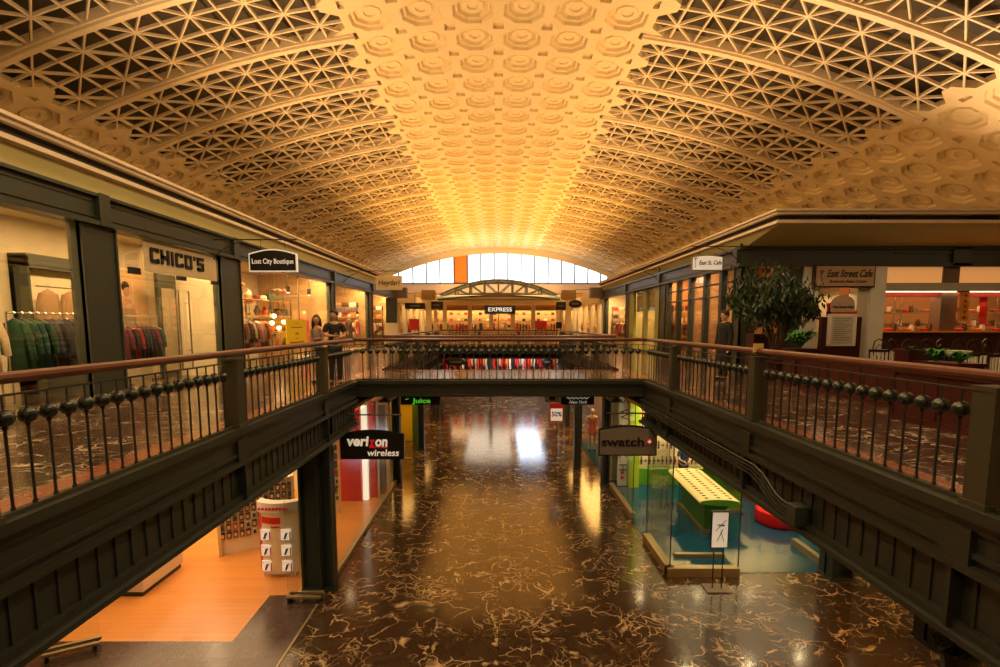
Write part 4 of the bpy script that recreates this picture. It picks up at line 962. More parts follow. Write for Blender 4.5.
area('shop_and_fill_light', (0, 39, 3.85), (7, 4), 120, AMB)  # added warm fill for the far lower floor
for k, (u, v, w_) in enumerate(((456,362,1.6),(547,362,.8))):
    p = at(u, v, y=38); t = thing('hanging_sign', ['wide dark sign','round dark sign'][k]+' hanging before the far lower shop', 'sign', p)
    b = MB(); b.ball(p, .38, 20, 10, (w_/.76,.12,.8 if k == 0 else 1)); part(b, 'board', M['black'], t, smooth=True); b = MB(); b.box(p.x-w_*.28,p.x+w_*.28,p.y-.07,p.y-.05,p.z-.05,p.z+.05); part(b, 'print_line', M['sgrey'], t); b = MB(); b.tube([p, (p.x,p.y,3.95)], .015, 5); part(b, 'hanger', M['iron'], t)
# column at the bottom right
column(8.9, 9.25, 0, 3.8, 1.0, .6, M['black'])
# ------------------------------------------------------------ people
def sk(name, V, Ed, Rr, m, par, root=0):
    me = bpy.data.meshes.new(name); me.from_pydata([tuple(v) for v in V], Ed, []); me.materials.append(m)
    o = bpy.data.objects.new(name, me); COL.objects.link(o); o.parent = par
    o.modifiers.new('skin', 'SKIN'); d = me.skin_vertices[0].data
    for i, r in enumerate(Rr): d[i].radius = r if isinstance(r, tuple) else (r, r); d[i].use_root = (i == root)
    s_ = o.modifiers.new('sub', 'SUBSURF'); s_.levels = 1; s_.render_levels = 2
    for p in me.polygons: p.use_smooth = True
    return o
def person(label, loc, rz, H, shirt, pants, arms, long_hair=False, dress=None, coat=None, head_turn=0, group=None, name='person', skin=None, hair=None):
    """stands facing local -Y; arms: ((elbow, wrist) left, (elbow, wrist) right) in units of body height"""
    t = thing(name, label, 'person' if name == 'person' else 'mannequin', loc, rz, group); k = H; S_ = skin or M['skin']; hr = hair or M['hair']
    def P(x, y, z): return Vector((x*k, y*k, z*k))
    sh = .105 if not long_hair else .092
    (le, lw), (re_, rw) = arms
    V = [P(0,0,.52), P(0,.0,.62), P(0,-.005,.73), P(0,0,.81), P(0,-.004,.865),
         P(-.05,0,.49), P(-.052,-.01,.28), P(-.055,.01,.045), P(-.058,-.07,.02), P(.05,0,.49), P(.052,-.01,.28), P(.055,.01,.045), P(.058,-.07,.02),
         P(-sh,0,.795), P(*le), P(*lw), P(sh,0,.795), P(*re_), P(*rw)]
    E_ = [(0,1),(1,2),(2,3),(3,4),(0,5),(5,6),(6,7),(7,8),(0,9),(9,10),(10,11),(11,12),(3,13),(13,14),(14,15),(3,16),(16,17),(17,18)]
    r = [(.075,.05),(.068,.045),(.078,.052),(.05,.035),(.03,.03),.048,.032,.02,.018,.048,.032,.02,.018,.033,.023,.015,.033,.023,.015]
    body = sk('body', V, E_, [tuple(a*k for a in x) if isinstance(x, tuple) else x*k for x in r], S_, t)
    # hands with five fingers
    for (el, wr) in ((le, lw), (re_, rw)):
        el = P(*el); wr = P(*wr); d = (wr-el).normalized(); side = d.cross(Vector((0,1,.2))).normalized(); b = MB()
        b.bar(wr-d*.005*k, wr+d*.05*k, .042*k, .018*k)
        for f in range(4):
            o = side*(f-1.5)*.0105*k; L_ = [.038,.044,.041,.032][f]*k; b.tube([wr+d*.045*k+o, wr+d*.045*k+o+d*L_*.6, wr+d*.045*k+o+d*L_+Vector((0,-.008*k,0))], [.0055*k,.005*k,.004*k], 5)
        b.tube([wr+d*.012*k+side*.02*k, wr+d*.03*k+side*.035*k, wr+d*.05*k+side*.038*k], [.007*k,.006*k,.005*k], 5)
        b.build('hand', S_, t, world=False, smooth=True)
    c_ = P(0,-.01,.932); hb = thing('head', None, None); del_ = 0
    b = MB(); b.ball((0,0,0), .056*k, 16, 12, (.82,.98,1.22)); b.ball((0,-.056*k,-.012*k), .011*k, 8, 6, (.7,1,1.3)); b.ball((-.047*k,.004*k,-.005*k), .012*k, 8, 6, (.4,.8,1.2)); b.ball((.047*k,.004*k,-.005*k), .012*k, 8, 6, (.4,.8,1.2)); b.ball((0,-.028*k,-.052*k), .022*k, 8, 6)
    COL.objects.unlink(hb); bpy.data.objects.remove(hb)
    hd = b.build('head', S_, t, world=False, smooth=True); hd.location = c_; hd.rotation_euler = (0,0,head_turn)
    b = MB()
    for s_ in (-1,1): b.ball((s_*.019*k,-.050*k,.004*k), .0065*k, 8, 6)
    b.build('eyes', M['black'], hd, world=False); b = MB(); b.ball((0,-.051*k,-.036*k), .012*k, 8, 5, (1.2,.4,.35)); b.build('mouth', M['dred'], hd, world=False)
    b = MB(); b.ball((0,.012*k,.022*k), .060*k, 16, 10, (.9,.98,1.02))
    if long_hair: b.tube([(0,.03*k,.03*k),(0,.055*k,-.05*k),(0,.05*k,-.15*k),(0,.045*k,-.2*k)], [.045*k,.052*k,.045*k,.02*k], 12); b.tube([(-.045*k,.01*k,.02*k),(-.056*k,0,-.07*k),(-.05*k,.0,-.14*k)], [.02*k,.02*k,.01*k], 8); b.tube([(.045*k,.01*k,.02*k),(.056*k,0,-.07*k),(.05*k,.0,-.14*k)], [.02*k,.02*k,.01*k], 8)
    else: b.tube([(-.03*k,-.035*k,.055*k),(0,-.045*k,.06*k),(.03*k,-.035*k,.055*k)], .015*k, 8)
    if name == 'person' or hair: b.build('hair', hr, hd, world=False, smooth=True)
    if dress is None:
        q = (V[0], V[5]+P(0,0,0), V[6], V[7], V[9], V[10], V[11]); sk('trousers', [V[0],V[5],V[6],P(-.055,.01,.05),V[9],V[10],P(.055,.01,.05)], [(0,1),(1,2),(2,3),(0,4),(4,5),(5,6)], [(.083*k,.060*k),.056*k,.040*k,.031*k,.056*k,.040*k,.031*k], pants, t)
    if shirt: sk('shirt', [P(0,0,.50),V[1],V[2],P(0,0,.80),V[13],V[13].lerp(V[14],.75),V[16],V[16].lerp(V[17],.75)], [(0,1),(1,2),(2,3),(3,4),(4,5),(3,6),(6,7)], [(.088*k,.062*k),(.080*k,.056*k),(.090*k,.064*k),(.058*k,.045*k),.043*k,.036*k,.043*k,.036*k], shirt, t)
    if dress:
        b = MB(); b.lathe([(.12,.40),(.11,.46),(.085,.55),(.07,.63),(.085,.73),(.07,.78)], n=18, sx=1, sy=.72); b.v = [(x*k,y*k,z*k) if 0 else (x*k, y*k, z*k) for x,y,z in b.v]; b.build('dress', dress, t, world=False, smooth=True)
        b = MB(); [b.tube([P(s_*.045,-.03,.77),P(s_*.05,0,.82),P(s_*.045,.03,.77)], .008*k, 6) for s_ in (-1,1)]; b.build('strap', dress, t, world=False)
    if coat:
        b = MB(); b.lathe([(.135,.20),(.125,.35),(.105,.52),(.095,.62),(.108,.74),(.10,.79),(.05,.835)], n=18, sx=1, sy=.72); b.v = [(x*k,y*k,z*k) for x,y,z in b.v]; b.build('coat', coat, t, world=False, smooth=True)
        sk('coat_sleeves', [V[3],V[13],V[14],V[15],V[16],V[17],V[18]], [(0,1),(1,2),(2,3),(0,4),(4,5),(5,6)], [.05*k,.045*k,.037*k,.028*k,.045*k,.037*k,.028*k], coat, t)
    b = MB()
    for s_ in (-1,1): b.ball((s_*.058*k,-.035*k,.022*k), .03*k, 12, 7, (.9,2.1,.72))
    b.build('shoes', M['black'], t, world=False, smooth=True)
    return t
hang_arms = (((-.135,.01,.63),(-.14,-.03,.485)), ((.135,.01,.63),(.14,-.03,.485)))
fold_arms = (((-.135,-.02,.665),(-.02,-.105,.66)), ((.135,-.02,.665),(.03,-.10,.63)))
person('young man in a black T-shirt with folded arms by the left railing', (-4.25,13.0,D), math.radians(25), 1.92, cloth((.012,.012,.014)), cloth((.02,.025,.04)), fold_arms, head_turn=math.radians(-35))
person('young woman in a grey sleeveless dress beside the man in black', (-4.82,13.35,D), math.radians(-20), 1.80, None, None, (((-.12,.0,.64),(-.10,-.05,.5)), ((.12,-.01,.65),(.05,-.09,.66))), True, cloth((.27,.24,.22)), head_turn=math.radians(30))
person('man in a long dark coat walking along the right walkway by the cafe', (6.3,14.0,D), math.radians(-75), 1.93, None, cloth((.012,.012,.015)), hang_arms, coat=cloth((.010,.010,.012)), head_turn=math.radians(0))
person('shop worker in a dark blue shirt bending over the watch counter', (7.05,18.6,0), 0, 1.8, cloth((.02,.035,.10)), cloth((.02,.02,.03)), (((-.13,-.06,.66),(-.06,-.15,.63)), ((.13,-.06,.66),(.06,-.15,.63))))
MQ = mat('mannequin', (.62,.45,.30), .45)
for (u, x, dc, lab) in ((349,-8.7,(.05,.03,.03),'mannequin in a dark jacket in the third left window'),(357.5,-8.5,(.62,.03,.04),'mannequin in a red dress in the third left window'),(304,-8.9,(.65,.05,.06),'mannequin in a pinkish red coat left of the couple')):
    p = at(u, 324, x=x); S3(x-.35,x+.35,p.y-.4,p.y+.4,D,D+.15,'platform_window_slab',M['cream']); person(lab, (x,p.y,D+.15), math.radians(75), 2.0, None, None, hang_arms, dress=cloth(dc), coat=cloth(dc) if u != 357.5 else None, name='mannequin', skin=MQ)
for (u, y_, c_, lab) in ((592,24.5,(.45,.12,.08),'mannequin in an orange dress near the right lower shops'),):
    p = at(u, 440, y=y_); person(lab, (p.x,y_,.0), 0, 2.1, None, None, hang_arms, dress=cloth(c_), name='mannequin', skin=MQ)
# ------------------------------------------------------------ right storefront (side facing the hall)
shop(13, 8.2, 17.6, 25.0, mat('bar_wall', (.50,.24,.10), .7), lp=520, lc=(1,.52,.2), nl=2); S3(8.4,13,25.1,25.3,D,8.6,'wall_shop',bpy.data.materials['bar_wall'])
shop(13, 8.2, 25.6, 31.6, M['wallcream'], lp=380, lc=(1,.72,.30), nl=1); S3(8.4,13,31.7,31.9,D,8.6,'wall_shop',mat('wall_amber4', (.55,.40,.18), .7))
shop(13, 8.2, 32, 39.5, bpy.data.materials['wall_amber'], lp=750, nl=2)
for y0, y1 in ((17.5,24.6),(25.5,31.4),(32.2,38.3)): pane(8.22, y0, y1)
S3(8.12,8.28,17,39,D,D+.12,'sill_right',M['dark'])
for yy in (18.5,19.95,21.5,22.95,24.3): struct(MB().box(8.1,8.3,yy-.11,yy+.11,D,8.19), 'window_mullion', M['dark'])
struct(MB().box(8.14,8.2,17.5,24.6,7.25,7.31), 'window_mullion', M['dark']); struct(MB().box(8.14,8.2,17.5,24.6,7.72,7.78), 'window_mullion', M['dark']); struct(MB().box(8.14,8.2,17.5,24.6,5.3,5.36), 'window_mullion', M['dark'])
yg = mat('olive_paint', (.40,.42,.14), .5)
for yy, w in ((25.9,.35),(28.2,.25),(30.9,.5)): struct(MB().box(8.14,8.3,yy-w,yy+w,D,8.19), 'window_frame', yg)
struct(MB().box(8.35,8.4,26.3,30.5,7.0,8.19), 'window_blind', M['cream'])
t = thing('bar_shelf', 'long lit bar shelf with boxes inside the cafe window', 'shelf', (12.7,21,D))
for zz in (6.0,6.6,7.2):
    b = MB(); b.box(12.2,12.95,18,24.6,zz-.04,zz); part(b, 'shelf_board', M['wood'], t)
for i in range(12): p_ = (12.5,18.3+i*.27,[6.0,6.6,7.2][i % 3]); o = dup(cache[(vase,'orange')] if (vase,'orange') in cache else list(cache.values())[0], p_, 0, '%s piece along the cafe window shelf' % ords[i]); o['group'] = 'pieces on the cafe window shelf'
def bracket_only(x0, x1, y, z, lab):
    t = thing('sign_bracket', lab, 'bracket', (x0,y,z)); bracket(t, x0, x1, y, z)
bracket_only(8.0, 6.6, 25.4, 8.95, 'empty iron bracket on the right storefront beyond the cafe sign')
# ------------------------------------------------------------ cafe front (side facing the viewer)
b = MB(); b.box(8.11,28,17.0,17.2,8.28,8.74); b.box(8.0,28,16.9,17.3,8.74,8.85); b.box(8.0,28,16.9,17.3,8.17,8.28); b.box(13.2,28,16.95,17.0,8.6,8.64)
for x in (15.1,): b.box(x,x+.6,16.9,17.0,8.2,8.8)
struct(b, 'beam_cafe', M['dark2'])
def fx(u, y=17): return at(u, 300, y=y).x
def fz(v): return at(500, v, y=17).z
def F3(u0, u1, v0, v1, name, m, y0=17.05, y1=17.2): return S3(fx(u0), fx(u1), y0, y1, fz(v0) if v0 else D, fz(v1), name, m)
F3(745,757,None,268,'column',M['dark']); F3(784,802,None,268,'column',M['dark']); F3(757,784,None,349,'wall_cafe',M['dred']); F3(757,784,281,277,'window_mullion',M['dark'])
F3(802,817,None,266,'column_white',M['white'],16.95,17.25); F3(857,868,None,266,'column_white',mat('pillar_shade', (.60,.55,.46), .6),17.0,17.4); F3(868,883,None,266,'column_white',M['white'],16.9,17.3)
F3(817,857,None,266,'wall_cafe',M['wallcream'],17.9,18.0)
S3(fx(883),28,16.95,17.1,fz(291),fz(283),'beam_cafe_header',mat('header_metal', (.50,.46,.36), .3, .2)); 
S3(fx(883),28,17.15,17.2,fz(297),fz(291.5),'trim_valance',mat('valance_red', (.30,.018,.012), .6)); F3(943,959,None,266,'column',mat('brown_column', (.16,.10,.07), .5),17.06,17.5)
S3(fx(883),28,17.0,17.3,D,fz(332),'wall_cafe_counter',M['dred']); S3(fx(883),28,16.85,17.5,fz(332.5),fz(331),'counter_ledge',M['orange'])
S3(8.3,28,21.4,21.6,D,9.0,'wall_cafe_back',mat('kitchen_wall', (.30,.17,.085), .6)); S3(fx(883),28,17.12,17.16,fz(283),fz(266),'window_transom',mat('amber_glow', (.80,.46,.18), .4, emit=(1,.42,.12), es=.45)); S3(8.3,28,17.2,21.4,8.7,8.8,'ceiling_cafe',M['cream'])  # transom is opaque; its emission imitates a lit interior behind glass
t = thing('strip_light', 'long glowing strip light under the cafe header', 'ceiling light', (16,16.98,fz(291.5))); b = MB(); b.box(fx(884),24,16.97,17.08,fz(291.9),fz(291.4)); part(b, 'tube', mat('striplamp', (1,1,1), .5, emit=(1,.72,.38), es=6), t); b = MB(); b.box(fx(884),24,16.96,17.09,fz(291.4),fz(291.02)); part(b, 'housing', M['white'], t)
area('cafe_light', (16, 17.5, 7.3), (10, .2), 60, (1,.66,.32)); area('cafe_light', (16, 19.3, 8.6), (10, 3), 330, (1,.48,.15)); area('cafe_light', (10.3, 18.6, 8.6), (3.5, 1.2), 110, (1,.48,.18)); area('cafe_light', (14, 14.8, 8.9), (9, 2), 35, WARM)
# cafe name board, menu board
t = thing('cafe_sign', 'wooden cafe name board over the menu niche', 'sign', (fx(843),16.9,fz(287)))
b = MB(); b.box(fx(813,16.8),fx(873.5,16.8),16.8,16.94,fz(288),fz(265.5)); part(b, 'frame', M['dred'], t); b = MB(); b.box(fx(814.5,16.8),fx(872,16.8),16.78,16.8,fz(286.5),fz(267)); part(b, 'board', mat('sign_tan', (.50,.33,.19), .6), t)
text('East Street Cafe', 'lettering', .34, M['black'], (fx(847,16.8),16.77,fz(274.5)), (PI/2,0,0), t, .005, .004, .35, width=1.5)
text('Authentic Asian Cuisine', 'small_lettering', .14, M['hair'], (fx(846,16.8),16.77,fz(282)), (PI/2,0,0), t, .004, 0, .3, width=1.25)
b = MB(); xx, zz = fx(819,16.8), fz(279); b.tube([(xx,16.77,zz),(xx+.03,16.77,zz+.22)], .01, 5)
for k in range(5): b.tube([(xx+.03,16.77,zz+.22),(xx+.03+.09*math.cos(k*1.25),16.77,zz+.22+.06*math.sin(k*1.25))], .009, 4)
part(b, 'palm_mark', M['dred'], t)
t = thing('menu_board', 'framed menu on a dark red stand with an arched sign above', 'sign', (fx(843),16.6,D)); ux = lambda u: at(u,320,y=16.6).x; uz = lambda v: at(500,v,y=16.6).z
b = MB(); b.box(ux(822),ux(829),16.6,16.75,D,uz(317)); b.box(ux(856),ux(862),16.6,16.75,D,uz(317)); b.box(ux(822),ux(862),16.62,16.75,D,uz(346)); part(b, 'post', M['dred'], t)
b = MB(); b.box(ux(828),ux(857),16.62,16.7,uz(316),uz(311)); b.box(ux(828),ux(831),16.62,16.7,uz(316),uz(303)); part(b, 'crosspiece', M['red'], t)
b = MB(); b.box(ux(827.5),ux(856),16.55,16.62,uz(346),uz(314)); part(b, 'frame', M['white'], t); b = MB(); b.box(ux(831),ux(852),16.53,16.55,uz(343),uz(316.5)); part(b, 'menu_sheet', mat('paper', (.55,.50,.42), .6), t)
b = MB()
for k in range(11): b.box(ux(833),ux(850)-.1*(k % 3),16.525,16.53,uz(319+k*2.1),uz(318.4+k*2.1))
part(b, 'menu_lines', M['sgrey'], t)
b = MB(); x0, x1 = ux(830), ux(854); zc_ = uz(305); b.prism([(x0,16.6,uz(312)),(x1,16.6,uz(312)),(x1,16.6,zc_)]+[((x0+x1)/2+(x1-x0)/2*math.cos(PI*i/10),16.6,zc_+.32*math.sin(PI*i/10)) for i in range(1,10)]+[(x0,16.6,zc_)], (0,.06,0)); part(b, 'arched_board', mat('arch_tan', (.48,.36,.24), .6), t)
text('East Street Cafe', 'lettering', .12, M['dred'], ((x0+x1)/2,16.59,uz(307)), (PI/2,0,0), t, .004, .002, .2, width=.66)
# shelves and counter goods behind the cafe opening
t = thing('kitchen_shelf', 'two-tier steel kitchen shelf behind the cafe counter', 'shelf', (14.5,18.6,D)); vx = lambda u: at(u,320,y=18.6).x; vz = lambda v: at(500,v,y=18.6).z
for zz in (vz(326),vz(312)): b = MB(); b.box(vx(880),vx(1030),18.4,18.9,zz-.05,zz); part(b, 'shelf_board', M['brass'], t)
for u in (889,896,927,934,990): b = MB(); b.tube([(vx(u),18.4,D),(vx(u),18.4,vz(297))], .025, 6); part(b, 'upright', M['steel'], t)
bowl = {}
def dish(cn, kind):
    t = thing(['bowl','jar','plate_stack'][kind], 'x', ['bowl','jar','plates'][kind]); b = MB()
    b.lathe([[(.06,0),(.13,.09),(.14,.12),(.12,.12)],[(.07,0),(.08,.15),(.06,.19),(.06,.22)],[(.09,0),(.15,.02),(.15,.08),(.1,.09)]][kind], n=14); b.build('body', mat('dish_'+cn, GC.get(cn,(.6,.5,.35)), .3), t, world=False, smooth=True)
    b = MB(); b.lathe([[(.11,.115),(.11,.12)],[(.065,.22),(.065,.25)],[(.08,.09),(.08,.1)]][kind], n=12); b.build(['filling','lid','top_plate'][kind], M['orange'] if kind == 0 else M['steel'], t, world=False); return t
n_ = 0
for zi, (zz, yy, u0, u1, n) in enumerate(((vz(326),18.6,884,1020,22),(vz(312),18.6,884,1020,18),(fz(331),17.2,886,1015,22))):
    for i in range(n):
        kd = (i*5+zi) % 3; cn = ['cream','orange','white','beige','bright red','brown'][(i*7+zi*2) % 6]; x_ = at(u0+(u1-u0)*(i+.5)/n, 320, y=yy).x
        if abs(x_-fx(951)) < .35 and zi == 2: continue
        if (cn,kd) not in bowl: o = dish(cn,kd); bowl[(cn,kd)] = o; o.location = (x_,yy,zz)
        else: o = dup(bowl[(cn,kd)], (x_,yy,zz))
        o['label'] = '%s %s on the %s of the cafe' % (cn, ['bowl','jar','stack of plates'][kd], ['lower kitchen shelf','upper kitchen shelf','orange counter ledge'][zi]); o['group'] = '%s %s on the %s' % (cn, ['bowls','jars','plate stacks'][kd], ['lower kitchen shelf','upper kitchen shelf','counter ledge'][zi])
def banner(label, u0, u1, v0, v1, y, m, marks=None):
    t = thing('hanging_banner', label, 'banner', (at(u0,v0,y=y).x,y,at(u0,v0,y=y).z)); a, q, r, s_ = at(u0,v0,y=y), at(u1,v0,y=y), at(u1+2,v1,y=y), at(u0+2,v1,y=y)
    b = MB(); n = 6
    for i in range(n):
        f0, f1 = i/n, (i+1)/n; b.poly([s_.lerp(a,f0)+Vector((0,.02*math.sin(i*2),0)), r.lerp(q,f0)+Vector((0,.02*math.sin(i*2),0)), r.lerp(q,f1)+Vector((0,.02*math.sin(i*2+2),0)), s_.lerp(a,f1)+Vector((0,.02*math.sin(i*2+2),0))])
    part(b, 'cloth', m, t); b = MB(); b.tube([r+Vector((-.03,0,.0)), s_+Vector((-.1,0,0))], .02, 6); part(b, 'rod', M['black'], t)
    if marks:
        b = MB(); cx_ = (a.x+r.x)/2
        for k in range(5): zz = a.z+(r.z-a.z)*(k+.6)/5.4; b.box(cx_-.06,cx_+.06,y-.045,y-.04,zz,zz+.02); b.box(cx_-.012,cx_+.012,y-.045,y-.04,zz-.05,zz+.07)
        part(b, 'characters', M['dred'], t)
    return t
banner('orange paper banner with dark characters hanging before the brown cafe column', 958, 968, 321, 291.5, 16.92, M['orange'], True)
banner('plain red banner hanging inside the cafe, right of the orange one', 978, 986, 328, 297, 17.25, M['red'])
# furniture
def bistro():
    t = thing('bistro_chair', 'x', 'chair'); b = MB(); b.lathe([(.19,.44),(.2,.46),(.2,.48),(.02,.485)], n=16); b.build('seat', M['dark'], t, world=False, smooth=True)
    for a in (45,135,225,315): a = math.radians(a); b = MB(); b.tube([(.15*math.cos(a),.15*math.sin(a),.45),(.21*math.cos(a),.21*math.sin(a),0)], .014, 6); b.build('leg', M['black'], t, world=False)
    b = MB(); b.tube([(-.18,.12,.46),(-.19,.17,.7),(-.13,.2,.88),(0,.21,.95),(.13,.2,.88),(.19,.17,.7),(.18,.12,.46)], .015, 6); b.tube([(-.1,.14,.48),(-.1,.18,.72),(0,.19,.8),(.1,.18,.72),(.1,.14,.48)], .010, 6); b.build('backrest', M['black'], t, world=False, smooth=True); return t
def slatchair():
    t = thing('slatted_chair', 'x', 'chair'); b = MB(); b.box(-.22,.22,-.22,.22,.43,.46); b.build('seat', M['white'], t, world=False)
    for x, y in ((-.2,-.2),(.2,-.2),(-.2,.2),(.2,.2)): b = MB(); b.tube([(x,y,.45 if y < 0 else .95),(x*1.05,y*1.1,0)], .015, 6); b.build('leg', M['black'], t, world=False)
    b = MB(); b.box(-.22,.22,.19,.22,.9,.96); b.build('top_rail', M['black'], t, world=False)
    for k in range(5): b = MB(); b.box(-.18+k*.08,-.14+k*.08,.19,.21,.5,.9); b.build('back_slat', M['white'], t, world=False)
    return t
def table():
    t = thing('cafe_table', 'x', 'table'); b = MB(); b.lathe([(.36,.72),(.37,.73),(.37,.75),(.02,.75)], n=24); b.build('top', M['white'], t, world=False); b = MB(); b.lathe([(.24,0),(.22,.03),(.03,.06),(.03,.72)], n=12); b.build('pedestal', M['black'], t, world=False, smooth=True); return t
bc = None
for i, (u, y_) in enumerate(((886,15.8),(900,15.9),(914,15.8),(934,15.9),(950,15.7),(966,15.9),(981,15.8),(996,15.9),(1012,15.8))):
    loc = (at(u,330,y=y_).x, y_, D); rz = .3*math.sin(i*2)
    if not bc: bc = bistro(); bc.location = loc
    else: o = dup(bc, loc, rz); 
    o = bc if i == 0 else o; o['label'] = 'black bentwood chair, %s from the left in the row along the cafe counter' % ords[i]; o['group'] = 'black chairs along the cafe counter'; o.scale = (1.15,)*3
sc_ = tb = None
for i, (u, y_, rz) in enumerate(((876,12.2,2.9),(889,12.8,3.3),(905,12.4,3.0),(962,10.6,3.2),(976,10.9,2.9),(988,10.4,3.3))):
    loc = (at(u,340,y=y_).x, y_, D)
    if not sc_: sc_ = slatchair(); o = sc_; o.location = loc; o.rotation_euler = (0,0,rz)
    else: o = dup(sc_, loc, rz)
    o['label'] = 'white slatted cafe chair, %s from the left' % ords[i]; o['group'] = 'white slatted cafe chairs'
for i, (u, y_) in enumerate(((893,13.6),(947,12.4),(952,13.4),(1000,11.6))):
    loc = (at(u,350,y=y_).x, y_, D)
    if not tb: tb = table(); o = tb; o.location = loc
    else: o = dup(tb, loc)
    o['label'] = 'round white cafe table, %s from the left' % ords[i]; o['group'] = 'round cafe tables'; o.scale = (1.1,1.1,1.15)
# low dark red partitions and planters
def partition(label, x, y0, y1, h=.78):
    t = thing('low_partition', label, 'partition', (x,(y0+y1)/2,D)); b = MB(); b.box(x,x+.3,y0,y1,D+.08,D+h); part(b, 'panel', M['dred'], t)
    b = MB(); b.box(x-.02,x+.32,y0-.02,y1+.02,D+.0,D+.10); part(b, 'skirting', M['dred'], t); b = MB(); b.box(x-.04,x+.34,y0-.04,y1+.04,D+h,D+h+.05); part(b, 'cap', M['dred'], t)
    n = max(2, int((y1-y0)/.8))
    for k in range(n+1): yy = y0+(y1-y0)*k/n; b = MB(); b.box(x-.015,x+.0,yy-.04,yy+.04,D+.1,D+h); part(b, 'stile', M['dred'], t)
    return t
def fern(t, c_, r, n, m=None):
    b = MB()
    for i in range(n):
        a = random.random()*2*PI; L_ = r*random.uniform(.6,1.1); hgt = r*random.uniform(.5,1.1); pts = []
        for k in range(5): f = k/4; pts.append(Vector((c_[0]+L_*f*math.cos(a), c_[1]+L_*f*math.sin(a), c_[2]+hgt*math.sin(f*2.2))))
        s_ = Vector((-math.sin(a), math.cos(a), 0))
        for k in range(4): w0, w1 = r*.13*math.sin(PI*(k+.15)/4.3), r*.13*math.sin(PI*(k+1.15)/4.3)*(k < 3); b.poly([pts[k]-s_*w0, pts[k]+s_*w0, pts[k+1]+s_*w1, pts[k+1]-s_*max(w1,.001)])
    return part(b, 'foliage', m or M['leaf2'], t, recalc=False)
def planter(label, x, y, w, h, z=D, r=.35, n=60, flower=False):
    t = thing('potted_plant', label, 'plant', (x,y,z)); b = MB(); b.prism([(x-w/2,y-w/2,z),(x+w/2,y-w/2,z),(x+w/2,y+w/2,z),(x-w/2,y+w/2,z)], (0,0,h)); part(b, 'planter_box', M['dred'], t, bevel=.015)
    b = MB(); b.box(x-w/2-.03,x+w/2+.03,y-w/2-.03,y+w/2+.03,z+h-.06,z+h); part(b, 'rim', M['dred'], t); fern(t, (x,y,z+h-.02), r, n); return t
partition('low dark red partition nearest the viewer on the right walkway', 6.6, 4.2, 8.3); partition('second low dark red partition on the right walkway', 7.35, 9.1, 12.2)
planter('green leafy plant in a dark red box behind the near partition', 8.6, 9.3, .5, .85, r=.22); planter('bright green plant beside the ficus tree', at(800,350,y=12.9).x, 12.9, .55, .95, r=.45)
planter('low plant in a dark red box at the right edge', 9.3, 8.7, .5, 1.02, r=.2, n=30); planter('small dark red planter left of the round tables', at(911,352,y=11.2).x, 11.2, .42, 1.0, r=.1, n=20)
planter('green plant between the small planter and the slatted chairs', at(936,358,y=10.6).x, 10.6, .5, .78, r=.28)
slab('reception_stand', 'dark red reception stand in front of the cafe window', 'stand', at(752,340,y=15.4).x, at(774,340,y=15.4).x, 15.3, 15.8, D, at(760,334,y=15.4).z, M['dred'])
t = thing('notice_card', 'small yellow card standing on the right handrail', 'card', (3.98,7.75,5.9)); b = MB(); b.box(3.93,4.08,7.70,7.72,5.83,5.97); part(b, 'card', mat('card', (.65,.45,.15), .6), t); b = MB(); b.box(3.94,4.07,7.66,7.76,5.80,5.84); part(b, 'clip', M['steel'], t)
# ficus tree
t = thing('ficus_tree', 'indoor ficus tree with drooping dark leaves by the cafe corner', 'tree', (7.5,14.3,D)); TX, TY = at(772,300,y=14.5).x, 14.5
b = MB(); b.lathe([(.32,0),(.38,.5),(.42,.55),(.36,.55)], (TX+.2,TY,D), 20); part(b, 'pot', M['dred'], t, smooth=True)
b = MB(); tips = []
for i in range(9):
    a = i*2*PI/9+.3; rr = random.uniform(.5,.95); top = Vector((TX+rr*math.cos(a)*1.05, TY+rr*math.sin(a)*.7, D+random.uniform(2.1,3.05)))
    mid = Vector((TX+.2+.25*math.cos(a), TY+.2*math.sin(a), D+1.4)); b.tube([(TX+.2+.06*math.cos(a),TY+.06*math.sin(a),D+.5), mid, mid.lerp(top,.6)+Vector((0,0,.15)), top], [.045,.035,.022,.01], 6); tips.append((mid, top))
part(b, 'trunk', M['bark'], t, smooth=True)
b = MB()
for i in range(5200):
    if i % 2 == 0 and i > 3600: continue
    if i % 2: mid, top = random.choice(tips); c_ = mid.lerp(top, random.uniform(.45,1.15))+Vector((random.gauss(0,.22), random.gauss(0,.2), random.gauss(0,.2)))
    else:
        a = random.random()*2*PI; rr = random.random()**.5; c_ = Vector((TX+1.28*rr*math.cos(a), TY+1.0*rr*math.sin(a), D+2.42+.95*(1-rr*rr)*random.uniform(-.9,1)+.25*math.sin(a*3)-.25*rr))
    d = Vector((random.gauss(0,.5), random.gauss(0,.5), -1)).normalized(); L_ = random.uniform(.13,.24); s_ = d.cross(Vector((random.gauss(0,1),random.gauss(0,1),.2))).normalized()*.028
    b.poly([c_, c_+d*L_*.5+s_, c_+d*L_, c_+d*L_*.5-s_])
part(b, 'foliage', M['leaf'], t, recalc=False)
